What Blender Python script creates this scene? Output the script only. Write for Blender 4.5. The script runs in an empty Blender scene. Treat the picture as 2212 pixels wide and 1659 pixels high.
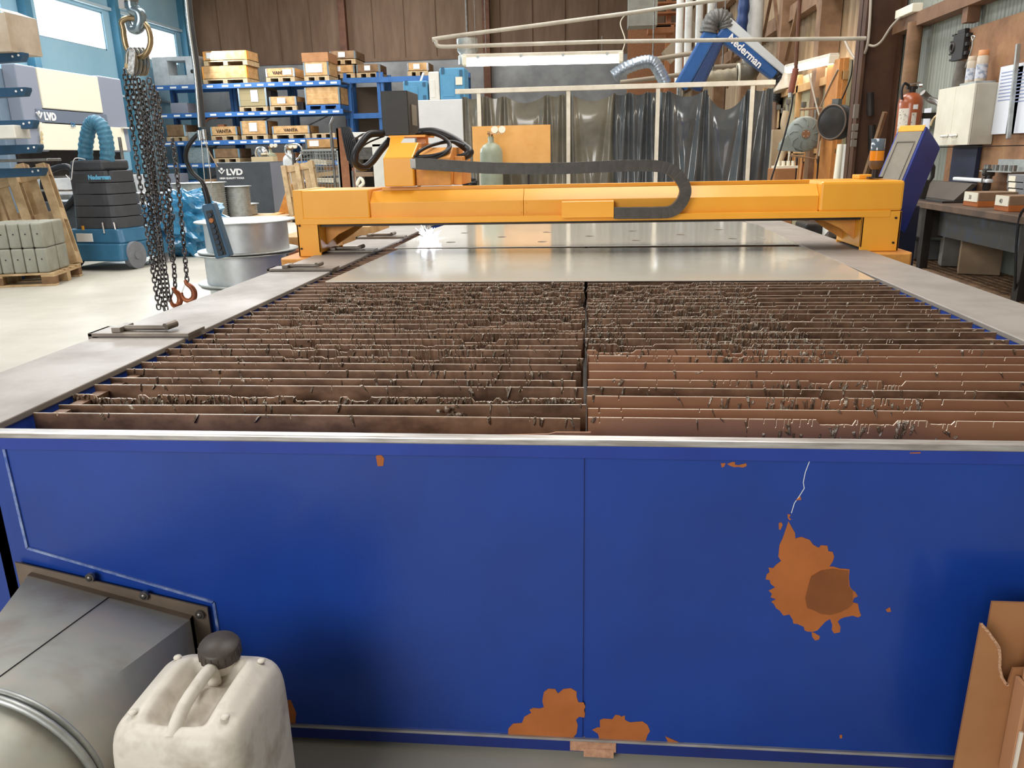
# plasma cutting hall
EXPO = 0.5
SUN_E = 0.0
SUN_DIR = (.55, .75, -.55)
LIGHTS = [  # name, location, aim, size x, size y, power, colour : roof entries are fill lamps added under a closed ceiling, others daylight through openings
    ('ceiling_fill', (-7, 14, 7.6), (-7, 14, 0), 3, 24, 1250, (1, .99, .97)),
    ('ceiling_fill', (0.5, 9, 7.6), (0.5, 9, 0), 2.4, 14, 640, (1, .97, .92)),
    ('window_daylight', (-13.7, 20, 4.9), (0, 14, 1), 12, 1.2, 1100, (.86, .94, 1)),
    ('gate_daylight', (-3.5, -4.6, 3.2), (-1, 4, .6), 4, 3, 235, (1, .95, .88)),
]
import bpy, math, random
from mathutils import Vector as V, Matrix, Euler
import bmesh
SC = bpy.context.scene
COL = SC.collection
random.seed(7)
R = random.Random(11)
PI = math.pi

# ------------------------------------------------------------------ camera
FPX, CX, CY = 1690.0, 1106.0, 829.5            # focal length and centre for a 2212 x 1659 frame
_d = V((163, -497.5, FPX)).normalized()         # direction of the table's long axis in camera space (x right, y down)
_r = V((18700, 93, -FPX)); _r = (_r - _d * _r.dot(_d)).normalized()
_u = _d.cross(_r)
if _u.y > 0: _u = -_u
CAM = V((0, 0, 1.28))
def c2w(q): return V((_r.dot(q), _d.dot(q), _u.dot(q)))
cam_d = bpy.data.cameras.new('camera'); cam = bpy.data.objects.new('camera', cam_d); COL.objects.link(cam)
cam_d.sensor_width = 36.0; cam_d.lens = 36.0 * FPX / 2212.0; cam_d.clip_end = 200; cam_d.clip_start = .02
ex, ey, ez = c2w(V((1, 0, 0))), c2w(V((0, -1, 0))), c2w(V((0, 0, -1)))
cam.matrix_world = Matrix(((ex.x, ey.x, ez.x, CAM.x), (ex.y, ey.y, ez.y, CAM.y), (ex.z, ey.z, ez.z, CAM.z), (0, 0, 0, 1)))
SC.camera = cam
# measuring helpers: where a sight line meets a real plane of the hall
def PY(px, py, Y): q = c2w(V((px - CX, py - CY, FPX))); return CAM + q * (Y / q.y)
def PX(px, py, X): q = c2w(V((px - CX, py - CY, FPX))); return CAM + q * (X / q.x)
def PZ(px, py, z): q = c2w(V((px - CX, py - CY, FPX))); return CAM + q * ((z - 1.28) / q.z)
def FB(px0, py0, px1, py1, Y):
    mx, my = (px0 + px1) / 2, (py0 + py1) / 2
    return PY(px0, my, Y).x, PY(px1, my, Y).x, PY(mx, py1, Y).z, PY(mx, py0, Y).z   # x0,x1,z0,z1

# ------------------------------------------------------------------ view, world, daylight
SC.view_settings.view_transform = 'Standard'; SC.view_settings.look = 'None'
SC.view_settings.gamma = 1.0; SC.view_settings.exposure = EXPO; SC.view_settings.use_curve_mapping = False
w = bpy.data.worlds.new('daylight_sky'); SC.world = w; w.use_nodes = True
bg = w.node_tree.nodes['Background']; bg.inputs[0].default_value = (.80, .90, 1.0, 1); bg.inputs[1].default_value = 1.6
def area(name, loc, aim, sx, sy, power, col=(1, 1, 1), spread=PI):
    l = bpy.data.lights.new(name, 'AREA'); l.shape = 'RECTANGLE'; l.size = sx; l.size_y = sy; l.energy = power; l.color = col; l.spread = spread
    o = bpy.data.objects.new(name, l); COL.objects.link(o); o.location = loc
    o.rotation_euler = (V(aim) - V(loc)).to_track_quat('-Z', 'Y').to_euler(); o['kind'] = 'structure'; return o
for L in LIGHTS: area(*L)
sun = bpy.data.lights.new('sun', 'SUN'); sun.energy = SUN_E; sun.angle = .012; sun.color = (1.0, .93, .80)
so = bpy.data.objects.new('sun', sun); COL.objects.link(so); so['kind'] = 'structure'
so.rotation_euler = V(SUN_DIR).to_track_quat('-Z', 'Y').to_euler()

# ------------------------------------------------------------------ materials
def lin(h):
    h = h.lstrip('#'); c = [int(h[i:i + 2], 16) / 255 for i in (0, 2, 4)]
    return tuple((x / 12.92 if x <= .04045 else ((x + .055) / 1.055) ** 2.4) for x in c) + (1,)
_mats = {}
def mat(name, c1, c2=None, scale=6., rough=.55, metal=0., bump=0., bscale=60., coat=0., detail=4., c3=None, thr=(.35, .65), aniso=None, stretch=(1, 1, 1), rough2=None, alpha=1., trans=0., ior=1.45, spec=None):
    if name in _mats: return _mats[name]
    m = bpy.data.materials.new(name); m.use_nodes = True; n = m.node_tree.nodes; l = m.node_tree.links
    b = n['Principled BSDF']
    b.inputs['Roughness'].default_value = rough; b.inputs['Metallic'].default_value = metal
    b.inputs['Coat Weight'].default_value = coat; b.inputs['Coat Roughness'].default_value = .12
    b.inputs['Base Color'].default_value = lin(c1); b.inputs['Alpha'].default_value = alpha
    b.inputs['Transmission Weight'].default_value = trans; b.inputs['IOR'].default_value = ior
    if spec is not None: b.inputs['Specular IOR Level'].default_value = spec
    tc = n.new('ShaderNodeTexCoord'); mp = n.new('ShaderNodeMapping'); l.new(tc.outputs['Object'], mp.inputs[0]); mp.inputs['Scale'].default_value = stretch
    if c2:
        t = n.new('ShaderNodeTexNoise'); t.inputs['Scale'].default_value = scale; t.inputs['Detail'].default_value = detail; t.inputs['Roughness'].default_value = .62
        l.new(mp.outputs[0], t.inputs['Vector'])
        cr = n.new('ShaderNodeValToRGB'); e = cr.color_ramp.elements
        e[0].position, e[1].position = thr; e[0].color = lin(c1); e[1].color = lin(c2)
        if c3: x = e.new((thr[0] + thr[1]) / 2); x.color = lin(c3)
        l.new(t.outputs[0], cr.inputs[0]); l.new(cr.outputs[0], b.inputs['Base Color'])
        if rough2 is not None:
            mr = n.new('ShaderNodeMapRange'); mr.inputs['From Min'].default_value, mr.inputs['From Max'].default_value = thr
            mr.inputs['To Min'].default_value = rough; mr.inputs['To Max'].default_value = rough2
            l.new(t.outputs[0], mr.inputs[0]); l.new(mr.outputs[0], b.inputs['Roughness'])
    if bump:
        t2 = n.new('ShaderNodeTexNoise'); t2.inputs['Scale'].default_value = bscale; t2.inputs['Detail'].default_value = 3; l.new(mp.outputs[0], t2.inputs['Vector'])
        bp = n.new('ShaderNodeBump'); bp.inputs['Strength'].default_value = bump; bp.inputs['Distance'].default_value = .01
        l.new(t2.outputs[0], bp.inputs['Height']); l.new(bp.outputs[0], b.inputs['Normal'])
    _mats[name] = m; return m
def emit(name, c, s):
    if name in _mats: return _mats[name]
    m = bpy.data.materials.new(name); m.use_nodes = True; n = m.node_tree.nodes; b = n['Principled BSDF']
    b.inputs['Emission Color'].default_value = lin(c); b.inputs['Emission Strength'].default_value = s; b.inputs['Base Color'].default_value = lin(c); _mats[name] = m; return m

# ------------------------------------------------------------------ mesh building
class MB:
    def __init__(s): s.v = []; s.f = []; s.m = []; s.s = []; s.X = None
    def _a(s, vs, fs, mi=0, sm=False):
        o = len(s.v)
        if s.X is not None: vs = [s.X @ V(q) for q in vs]
        s.v += [tuple(q) for q in vs]; s.f += [tuple(o + i for i in f) for f in fs]; s.m += [mi] * len(fs); s.s += [sm] * len(fs); return s
    def box(s, x0, x1, y0, y1, z0, z1, mi=0):
        vs = [(x, y, z) for x in (x0, x1) for y in (y0, y1) for z in (z0, z1)]
        return s._a(vs, [(0, 1, 3, 2), (4, 6, 7, 5), (0, 4, 5, 1), (2, 3, 7, 6), (0, 2, 6, 4), (1, 5, 7, 3)], mi)
    def obox(s, c, sz, M=None, mi=0):
        M = M or Matrix(); c = V(c); h = V(sz) / 2; M = M.to_3x3()
        vs = [c + M @ V((x * h.x, y * h.y, z * h.z)) for x in (-1, 1) for y in (-1, 1) for z in (-1, 1)]
        return s._a(vs, [(0, 1, 3, 2), (4, 6, 7, 5), (0, 4, 5, 1), (2, 3, 7, 6), (0, 2, 6, 4), (1, 5, 7, 3)], mi)
    def bar(s, p0, p1, wd, ht, mi=0, up=(0, 0, 1)):
        p0, p1 = V(p0), V(p1); z = (p1 - p0).normalized(); u = V(up); x = z.cross(u)
        if x.length < 1e-4: x = z.cross(V((1, 0, 0)))
        x.normalize(); y = x.cross(z)
        vs = [p + x * (a * wd / 2) + y * (b * ht / 2) for p in (p0, p1) for a, b in ((-1, -1), (1, -1), (1, 1), (-1, 1))]
        return s._a(vs, [(3, 2, 1, 0), (4, 5, 6, 7), (0, 1, 5, 4), (1, 2, 6, 5), (2, 3, 7, 6), (3, 0, 4, 7)], mi)
    def cyl(s, p0, p1, r0, r1=None, n=20, mi=0, caps=True, sm=True):
        r1 = r0 if r1 is None else r1; p0, p1 = V(p0), V(p1); z = (p1 - p0).normalized()
        x = z.orthogonal().normalized(); y = z.cross(x)
        vs = [p + (x * math.cos(t) + y * math.sin(t)) * r for p, r in ((p0, r0), (p1, r1)) for t in [2 * PI * i / n for i in range(n)]]
        s._a(vs, [(i, (i + 1) % n, n + (i + 1) % n, n + i) for i in range(n)], mi, sm)
        if caps:
            s._a(vs[:n], [tuple(range(n - 1, -1, -1))], mi); s._a(vs[n:], [tuple(range(n))], mi)
        return s
    def tube(s, pts, r, n=8, mi=0, closed=False, rf=None, flat=1.):
        pts = [V(p) for p in pts]; N = len(pts); vs = []; fr = None
        for i, p in enumerate(pts):
            a = pts[(i - 1) % N] if (closed or i > 0) else p; b = pts[(i + 1) % N] if (closed or i < N - 1) else p
            t = (b - a).normalized()
            if fr is None: fr = t.orthogonal().normalized()
            else:
                fr = fr - t * fr.dot(t)
                fr = fr.normalized() if fr.length > 1e-5 else t.orthogonal().normalized()
            bb = t.cross(fr); rr = r * (rf(i / (N - 1.)) if rf else 1)
            for k in range(n): an = 2 * PI * k / n; vs.append(p + fr * math.cos(an) * rr + bb * math.sin(an) * rr * flat)
        fs = []
        for i in range(N if closed else N - 1):
            j = (i + 1) % N
            for k in range(n): fs.append((i * n + k, i * n + (k + 1) % n, j * n + (k + 1) % n, j * n + k))
        s._a(vs, fs, mi, True)
        if not closed:
            s._a(vs[:n], [tuple(range(n - 1, -1, -1))], mi); s._a(vs[-n:], [tuple(range(n))], mi)
        return s
    def lathe(s, p0, axis, prof, n=28, mi=0, sm=True):
        p0 = V(p0); z = V(axis).normalized(); x = z.orthogonal().normalized(); y = z.cross(x); vs = []
        for r, h in prof:
            for i in range(n): t = 2 * PI * i / n; vs.append(p0 + z * h + (x * math.cos(t) + y * math.sin(t)) * r)
        fs = [(j * n + i, j * n + (i + 1) % n, (j + 1) * n + (i + 1) % n, (j + 1) * n + i) for j in range(len(prof) - 1) for i in range(n)]
        s._a(vs, fs, mi, sm)
        if prof[0][0] > 1e-4: s._a(vs[:n], [tuple(range(n - 1, -1, -1))], mi)
        if prof[-1][0] > 1e-4: s._a(vs[-n:], [tuple(range(n))], mi)
        return s
    def prism(s, poly, vec, mi=0):
        vec = V(vec); poly = [V(p) for p in poly]; n = len(poly)
        vs = poly + [p + vec for p in poly]
        return s._a(vs, [tuple(range(n - 1, -1, -1)), tuple(range(n, 2 * n))] + [(i, (i + 1) % n, n + (i + 1) % n, n + i) for i in range(n)], mi)
    def poly(s, pts, mi=0): return s._a(pts, [tuple(range(len(pts)))], mi)
    def sph(s, c, r, n=12, mi=0, sc=(1, 1, 1)):
        c = V(c); vs = []; m = n // 2
        for j in range(m + 1):
            a = PI * j / m
            for i in range(n): t = 2 * PI * i / n; vs.append(c + V((math.sin(a) * math.cos(t) * sc[0], math.sin(a) * math.sin(t) * sc[1], math.cos(a) * sc[2])) * r)
        return s._a(vs, [(j * n + i, (j + 1) * n + i, (j + 1) * n + (i + 1) % n, j * n + (i + 1) % n) for j in range(m) for i in range(n)], mi, True)
    def tor(s, c, axis, R_, r, n=28, k=8, mi=0, a0=0, a1=2 * PI):
        c = V(c); z = V(axis).normalized(); x = z.orthogonal().normalized(); y = z.cross(x); full = abs(a1 - a0 - 2 * PI) < 1e-3
        N = n if full else n + 1
        return s.tube([c + (x * math.cos(a0 + (a1 - a0) * i / n) + y * math.sin(a0 + (a1 - a0) * i / n)) * R_ for i in range(N)], r, k, mi, full)
    def grid(s, fn, nu, nv, mi=0, sm=True):
        vs = [fn(i / nu, j / nv) for j in range(nv + 1) for i in range(nu + 1)]; q = nu + 1
        return s._a(vs, [(j * q + i, j * q + i + 1, (j + 1) * q + i + 1, (j + 1) * q + i) for j in range(nv) for i in range(nu)], mi, sm)
    def build(s, name, mats, parent=None, w=False, bevel=0, label=None, solid=0, fixn=True, seg=2):
        me = bpy.data.meshes.new(name); vs = s.v
        if w and parent is not None:
            inv = PM[parent.name].inverted(); vs = [tuple(inv @ V(q)) for q in vs]
        me.from_pydata(vs, [], s.f); ms = mats if isinstance(mats, (list, tuple)) else [mats]
        for m_ in ms: me.materials.append(m_)
        for p, a, b in zip(me.polygons, s.m, s.s): p.material_index = a; p.use_smooth = b
        if fixn:
            bm = bmesh.new(); bm.from_mesh(me); bmesh.ops.recalc_face_normals(bm, faces=bm.faces); bm.to_mesh(me); bm.free()
        o = bpy.data.objects.new(name, me); COL.objects.link(o)
        if parent is not None:
            o.parent = parent
        PM[o.name] = PM[parent.name].copy() if parent is not None else Matrix()
        if solid: md = o.modifiers.new('thickness', 'SOLIDIFY'); md.thickness = solid; md.offset = 0
        if bevel: md = o.modifiers.new('bevel', 'BEVEL'); md.width = bevel; md.segments = seg; md.limit_method = 'ANGLE'; md.angle_limit = .6; md.harden_normals = False
        if label: o['label'] = label
        return o
PM = {}
def tag(o, label=None, cat=None, group=None, kind=None):
    if label: o['label'] = label
    if cat: o['category'] = cat
    if group: o['group'] = group
    if kind: o['kind'] = kind
    return o
def T(name, label, cat, loc=(0, 0, 0), rz=0, group=None):
    o = bpy.data.objects.new(name, None); COL.objects.link(o); o.location = loc; o.rotation_euler = (0, 0, rz); o.empty_display_size = .1
    PM[o.name] = Matrix.Translation(V(loc)) @ Matrix.Rotation(rz, 4, 'Z'); return tag(o, label, cat, group)
def S(name, mb, mats, bevel=0, **k): o = mb.build(name, mats, None, bevel=bevel, **k); o['kind'] = 'structure'; return o
def dup(root, loc=None, rz=None, label=None, group=None):
    r = root.copy(); COL.objects.link(r)
    if loc is not None: r.location = loc
    if rz is not None: r.rotation_euler = (0, 0, rz)
    if label: r['label'] = label
    if group: r['group'] = group
    for ch in list(root.children):
        c = ch.copy(); COL.objects.link(c); c.parent = r
        for g in list(ch.children): d = g.copy(); COL.objects.link(d); d.parent = c
    return r
def txt(s_, size, m, parent, org, xd, yd, name='lettering', ext=.001, off=0., align='LEFT', w=True, sx=1.):
    cu = bpy.data.curves.new('t', 'FONT'); cu.body = s_; cu.size = size; cu.extrude = ext; cu.offset = off; cu.align_x = align; cu.resolution_u = 3
    o = bpy.data.objects.new('t', cu); COL.objects.link(o)
    bpy.context.view_layer.update()
    me = bpy.data.meshes.new_from_object(o.evaluated_get(bpy.context.evaluated_depsgraph_get())); bpy.data.objects.remove(o)
    X = V(xd).normalized(); Y = V(yd).normalized(); Z = X.cross(Y); X = X * sx
    Mx = Matrix(((X.x, Y.x, Z.x, org[0]), (X.y, Y.y, Z.y, org[1]), (X.z, Y.z, Z.z, org[2]), (0, 0, 0, 1)))
    if w and parent is not None: Mx = PM[parent.name].inverted() @ Mx
    me.transform(Mx); me.materials.clear(); me.materials.append(m); ob = bpy.data.objects.new(name, me); COL.objects.link(ob); ob.parent = parent
    PM[ob.name] = PM[parent.name].copy() if parent is not None else Matrix(); return ob
def spl(pts, n=8, closed=False):                                     # smooth curve through points
    pts = [V(p) for p in pts]; out = []; N = len(pts)
    for i in range(N if closed else N - 1):
        if closed: a, b, c, d = pts[i - 1], pts[i], pts[(i + 1) % N], pts[(i + 2) % N]
        else: a, b, c, d = pts[max(i - 1, 0)], pts[i], pts[i + 1], pts[min(i + 2, N - 1)]
        for k in range(n):
            t = k / n; out.append(.5 * ((2 * b) + (c - a) * t + (2 * a - 5 * b + 4 * c - d) * t * t + (3 * b - a - 3 * c + d) * t ** 3))
    if not closed: out.append(pts[-1])
    return out

# palette
BLUE = mat('blue_paint', '#143d94', '#123686', 2.2, .34, coat=.15, bump=.03, bscale=180)
PRIMER = mat('red_primer', '#b0652f', '#a05a2a', 9, .7)
PRIMER_D = mat('bare_steel_rust', '#8a5026', '#7a4420', 12, .7)
BLUED = mat('dark_blue_paint', '#1b2f7a', '#162766', 3, .5)
ORANGE = mat('orange_paint', '#f5ad3a', '#efa530', 3, .38, coat=.15)
ORANGE_D = mat('orange_paint_dusty', '#e3a04a', '#cc8a46', 14, .6)
RIM = mat('worn_rim_steel', '#c9c6c4', '#a09a95', 8, .35, metal=.55, stretch=(1, 8, 8))
COVER = mat('dusty_steel_cover', '#a29b95', '#8e8781', 3.5, .48, metal=.25, bump=.04, bscale=200, rough2=.6)
SLAT = mat('rusty_slat', '#8c6b54', '#523b2d', 11, .45, metal=.3, c3='#745743', thr=(.32, .68), stretch=(1, 1, 1.6))
SLAT_P = mat('clean_slat_warm_lit', '#a5795c', '#906750', 5, .45, metal=.3, thr=(.35, .7))  # pinkish warm light on the clean slats is painted into this colour
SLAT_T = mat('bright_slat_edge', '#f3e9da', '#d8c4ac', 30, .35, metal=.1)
DROSS = mat('solidified_dross', '#8d7a67', '#d2c8b8', 60, .34, metal=.45, c3='#6a5442', bump=.5, bscale=300)
SHEET = mat('mill_steel_sheet', '#f0ebde', '#e2dccd', 1.6, .09, metal=.2, rough2=.15, detail=3, coat=.6)
SHEET_E = mat('sheet_edge', '#f2ece0', None, rough=.4, metal=.3)
GALV = mat('galvanised_steel', '#b9bcba', '#a0a3a0', 14, .42, metal=.75, rough2=.55)
DUCT = mat('dusty_duct_metal', '#b5aca0', '#9c9488', 5, .45, metal=.15, c3='#a9aaa0')
WHITE = mat('white_enamel', '#e6e4dc', '#dcd9d0', 4, .4)
CREAM = mat('cream_enamel', '#ece6d2', None, rough=.45)
GREY = mat('charcoal_enamel', '#4b4f55', '#45494f', 5, .45)
GREYL = mat('light_grey_enamel', '#8d8f9b', None, rough=.45)
BLACK = mat('black_plastic', '#2a2828', None, rough=.5)
BLACK_R = mat('black_rubber', '#1f1f22', None, rough=.45)
STEEL = mat('bare_steel', '#8c8a86', '#6f6a65', 10, .38, metal=.8)
DARKST = mat('dark_steel', '#3a3532', '#2c2624', 8, .5, metal=.5)
WOOD = mat('pale_pallet_wood', '#c8ad86', '#a98d68', 7, .7, stretch=(1, 1, 1), bump=.1)
WOOD_O = mat('orange_pine', '#cda370', '#b08450', 6, .65)
WOOD_D = mat('weathered_wood', '#8a6a4a', '#6d5238', 6, .75)
PLY = mat('stained_plywood', '#a07a55', '#7d5a3c', 4, .7, c3='#93694a')
CARD = mat('brown_cardboard', '#a8754c', '#96663f', 3, .75)
PAPER = mat('white_paper', '#e9e9ea', None, rough=.6)
RACK = mat('blue_rack_paint', '#3a6ba8', '#305e9a', 4, .45)
RUST = mat('rust_brown_steel', '#6d4630', '#553422', 5, .65)
BROWN = mat('brown_wall_cladding', '#7d6450', '#6c5442', 1.4, .8, stretch=(3, 3, .4))
CONC = mat('grey_concrete', '#a2a2a2', '#878788', 1.3, .85)
LBLUE = mat('light_blue_plastic', '#5b9cc4', '#5190b8', 3, .45)
TEAL = mat('teal_blue_plastic', '#2f6484', '#285a78', 5, .4)
NBLUE = mat('arm_blue_plastic', '#2a5c9c', '#234f8b', 4, .4)
CHROME = mat('bright_metal', '#d8d8d8', None, rough=.2, metal=1.)
WRAP = mat('blue_plastic_film', '#2c6a90', '#3f88b0', 8, .15, coat=.6)

# ================================================================== the hall
XL, XR, YB, YF, ZC = -14.0, 3.25, 28.7, -5.0, 8.0
FLOOR = mat('worn_concrete_floor', '#c0bcb0', '#a5a196', .7, .42, bump=.03, bscale=30, rough2=.6, detail=8)
WALL_BL = mat('flare_tinted_wall_panel', '#a2c9dc', '#93bfd4', .5, .7)  # lens flare veil over a darker wall, painted in as pale blue
S('floor', MB().box(XL, XR, YF, YB, -.1, 0), FLOOR)
S('ceiling', MB().box(XL, XR, YF, YB, ZC, ZC + .1), mat('grey_roof_sheet', '#8d8d8a', None, rough=.8))
# left wall with a band of windows
mb = MB(); wins = [(11.0, 14.4), (15.6, 19.3), (20.56, 23.55), (24.5, 27.75)]; z0, z1 = 4.46, 5.5
mb.box(XL - .2, XL, YF, YB, 0, z0); mb.box(XL - .2, XL, YF, YB, z1, ZC)
ys = [YF] + [q for w_ in wins for q in w_] + [YB]
for a, b in zip(ys[::2], ys[1::2]): mb.box(XL - .2, XL, a, b, z0, z1)
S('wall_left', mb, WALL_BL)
PANE = emit('daylit_window_pane', '#f4faff', 3.0)
for i, (a, b) in enumerate(wins):
    wf = MB(); 
    for q in ((a, a + .04), (b - .04, b)): wf.box(XL - .12, XL - .03, q[0], q[1], z0, z1)
    for q in ((z0, z0 + .04), (z1 - .04, z1)): wf.box(XL - .12, XL - .03, a, b, q[0], q[1])
    o = S('window_%d' % (i + 1), wf, mat('window_frame_grey', '#9fb9c6', None))
    MB().box(XL - .09, XL - .08, a + .04, b - .04, z0 + .04, z1 - .04).build('pane', PANE, o)
mb = MB().box(XL, XL + .10, 9, YB, 5.58, 5.66).box(XL, XL + .12, 9, YB, 3.2, 3.26)
S('trim_1', mb, mat('pale_sill_rail', '#b9cdd6', None))
mb = MB()
for y in (9.9, 15.0, 20.0, 24.0, 28.2): mb.box(XL, XL + .22, y - .12, y + .12, 0, ZC)
S('trim_2', mb, mat('left_wall_column_blue', '#4f87a2', '#457a94', 1))
# back wall: grey concrete below, brown cladding above, columns
S('wall_back', MB().box(XL, XR + .2, YB, YB + .2, 0, 4.55), CONC)
mb = MB().box(XL, XR + .2, YB, YB + .2, 4.55, 6.7)
x = XL
while x < XR: mb.box(x, x + .02, YB - .03, YB, 4.55, 6.7); x += 1.1
mb.box(XL, XR, YB - .04, YB, 4.5, 4.6)
S('wall_back_upper', mb, BROWN)
S('wall_back_top', MB().box(XL, XR + .2, YB, YB + .2, 6.7, ZC), mat('pale_upper_cladding', '#9a9a94', '#8a8a84', 1))
mb = MB()
for px in (740, 1050): p = PY(px, 60, YB - .2); mb.box(p.x - .12, p.x + .12, YB - .25, YB, 0, ZC)
S('trim_3', mb, RUST)
S('wall_rear', MB().box(XL, XR, YF - .2, YF, 0, 1.0).box(XL, -6, YF - .2, YF, 1, ZC).box(-1, XR, YF - .2, YF, 1, ZC).box(-6, -1, YF - .2, YF, 5.2, ZC), CONC)
# right wall: rust-brown framing, ribbed translucent-grey sheets, plywood lining
RIB = mat('ribbed_grey_green_sheet', '#9a9d92', '#85887e', 3, .5, stretch=(1, 6, .5))
RIBB = mat('brown_ribbed_sheet', '#a08766', '#846c52', 2, .6, stretch=(1, 6, .5))
mb = MB()
def ribs(mb, y0, y1, z0, z1, X=XR, p=.16, dp=.03):
    y = y0
    while y < y1 - 1e-4: mb.prism([(X, y, z0), (X, y + p * .35, z0), (X - dp, y + p * .5, z0), (X - dp, y + p * .85, z0), (X, y + p, z0), (X + .05, y + p, z0), (X + .05, y, z0)], (0, 0, z1 - z0)); y += p
ribs(mb, YF, 9.8, 0, 3.4, XR, .06, .006)
S('wall_right', mb, RIB)
mb = MB(); ribs(mb, 9.8, YB, 0, ZC, XR, .3); ribs(mb, YF, 9.8, 3.4, ZC, XR, .3)
S('wall_right_far', mb, RIBB)
mb = MB()
for y in (9.15,): mb.box(XR - .42, XR, y, y + .02, 0, ZC).box(XR - .42, XR - .39, y - .12, y + .14, 0, ZC).box(XR - .05, XR - .03, y - .12, y + .14, 0, ZC)   # I column
S('trim_4', mb, mat('dark_brown_column', '#553826', '#43291b', 3, .6))
mb = MB().cyl((XR - .14, 8.45, 0), (XR - .14, 8.45, 2.42), .07); S('trim_5', mb, mat('dusty_brown_pipe_post', '#8c6a4c', '#70523a', 5, .7))
mb = MB().box(XR - .16, XR - .02, 5.0, 9.0, 2.38, 2.5).box(XR - .14, XR - .04, 7.36, 7.46, 2.26, ZC).box(XR - .16, XR - .02, 5.0, 9.0, 3.6, 3.7)
S('trim_6', mb, mat('brown_girt', '#7d5b42', '#684a34', 3, .65))
mb = MB()
for z in (3.15, 4.4, 5.5): mb.box(XR - .2, XR - .06, 9.4, YB, z, z + .22)
for y in (11.2, 13.4, 16.5, 20, 24): mb.box(XR - .3, XR - .04, y, y + .22, 0, ZC)
for y in (11.3, 13.6, 16.6): mb.bar((XR - .2, y, 2.6), (XR - .2, y + 2.0, 5.0), .05, .05).bar((XR - .22, y, 5.0), (XR - .22, y + 2, 2.6), .05, .05)
S('trim_7', mb, mat('brown_far_framing', '#8a6b50', '#6c4f38', 3, .65))

# ================================================================== cutting table
tab = T('cutting_table', 'large blue plasma cutting table with chipped paint in the foreground', 'cutting table', (0, 1.43, 0))
YP = 1.435
mb = MB()
mb.box(-1.62, -.003, YP, YP + .01, .05, .715).box(.003, 1.42, YP, YP + .01, .05, .715)
mb.box(-.003, .003, YP + .004, YP + .012, .05, .715)
def chip(pts, mi, y=YP, dy=.0008):
    P_ = [PY(px, py, y) for px, py in pts]; P_ = [(p.x, y - dy, max(p.z, .052)) for p in P_]
    mb.prism(P_, (0, dy, 0), mi)
z8 = lambda l: [(1500 + a / 2.34, 950 + b / 2.34) for a, b in l]
z7 = lambda l: [(1000 + a / 3.687, 1400 + b / 3.687) for a, b in l]
big = [(475,412),(508,470),(510,498),(540,490),(582,505),(600,530),(628,545),(640,532),(672,535),(676,562),(698,566),(706,590),(700,612),(682,640),(702,640),(735,650),(765,652),(784,655),(780,690),(784,740),(797,758),(812,768),(826,790),(805,800),(800,820),(826,828),(832,860),(842,888),(826,897),(800,888),(758,896),(736,905),(724,918),(738,945),(735,972),(706,978),(694,960),(697,935),(685,905),(662,918),(640,942),(622,962),(598,970),(570,968),(556,962),(553,945),(520,930),(500,928),(496,908),(480,882),(450,888),(430,862),(412,850),(402,830),(388,818),(412,805),(385,795),(392,778),(375,762),(408,745),(385,728),(380,708),(360,705),(365,680),(380,668),(374,645),(398,648),(412,632),(438,612),(424,590),(430,530),(445,500)]
chip(z8(big), 1)
chip(z8([(590,690),(640,660),(700,652),(778,662),(778,740),(800,765),(800,830),(780,850),(740,870),(690,885),(640,880),(600,860),(570,850),(560,800),(575,740)]), 2, YP - .0008)
for q in ([(592,972),(606,975),(634,992),(630,1008),(610,1014),(595,995)], [(426,420),(440,416),(446,430),(434,455),(427,452)], [(512,305),(535,285),(540,303)], [(470,375),(487,378),(478,392),(490,402),(480,406),(472,395)],
          [(133,118),(158,118),(150,135),(138,140)], [(165,122),(190,112),(205,112),(205,125),(222,128),(262,118),(264,132),(245,140),(222,136),(200,138),(178,130)], [(966,858),(988,846),(994,868),(975,870)], [(733,1492),(746,1490),(746,1508),(735,1508)]): chip(z8(q), 1)
chip(z7([(300,690),(360,690),(362,640),(400,600),(470,595),(490,545),(545,515),(530,490),(560,475),(610,480),(645,470),(632,420),(645,350),(680,322),(735,325),(758,360),(800,325),(860,318),(905,345),(905,385),(920,430),(962,432),(975,465),(965,490),(972,520),(968,552),(925,545),(900,570),(915,610),(905,680),(880,720),(850,735),(440,716),(385,695),(330,710)]), 1)
chip(z7([(1030,650),(1070,630),(1092,630),(1090,572),(1120,560),(1190,565),(1215,530),(1250,535),(1262,545),(1290,535),(1290,570),(1330,590),(1430,582),(1470,610),(1490,660),(1470,690),(1455,750),(1420,762),(1085,752),(1075,680)]), 1)
chip(z7([(1610,700),(1720,750),(1760,752),(1758,785),(1625,778),(1630,740)]), 1)
chip([(812, 985), (822, 980), (830, 990), (828, 1006), (816, 1007)], 1); chip([(608, 1512), (628, 1512), (640, 1540), (638, 1562), (612, 1560)], 1)
cr = [(590,90),(575,125),(560,165),(550,215),(555,245),(530,285),(505,320),(490,370)]; cr = z8(cr)
for a, b in zip(cr[:-1], cr[1:]): p, q = PY(*a, YP), PY(*b, YP); mb.bar((p.x, YP, p.z), (q.x, YP, q.z), .0012, .0012, 3)
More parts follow.
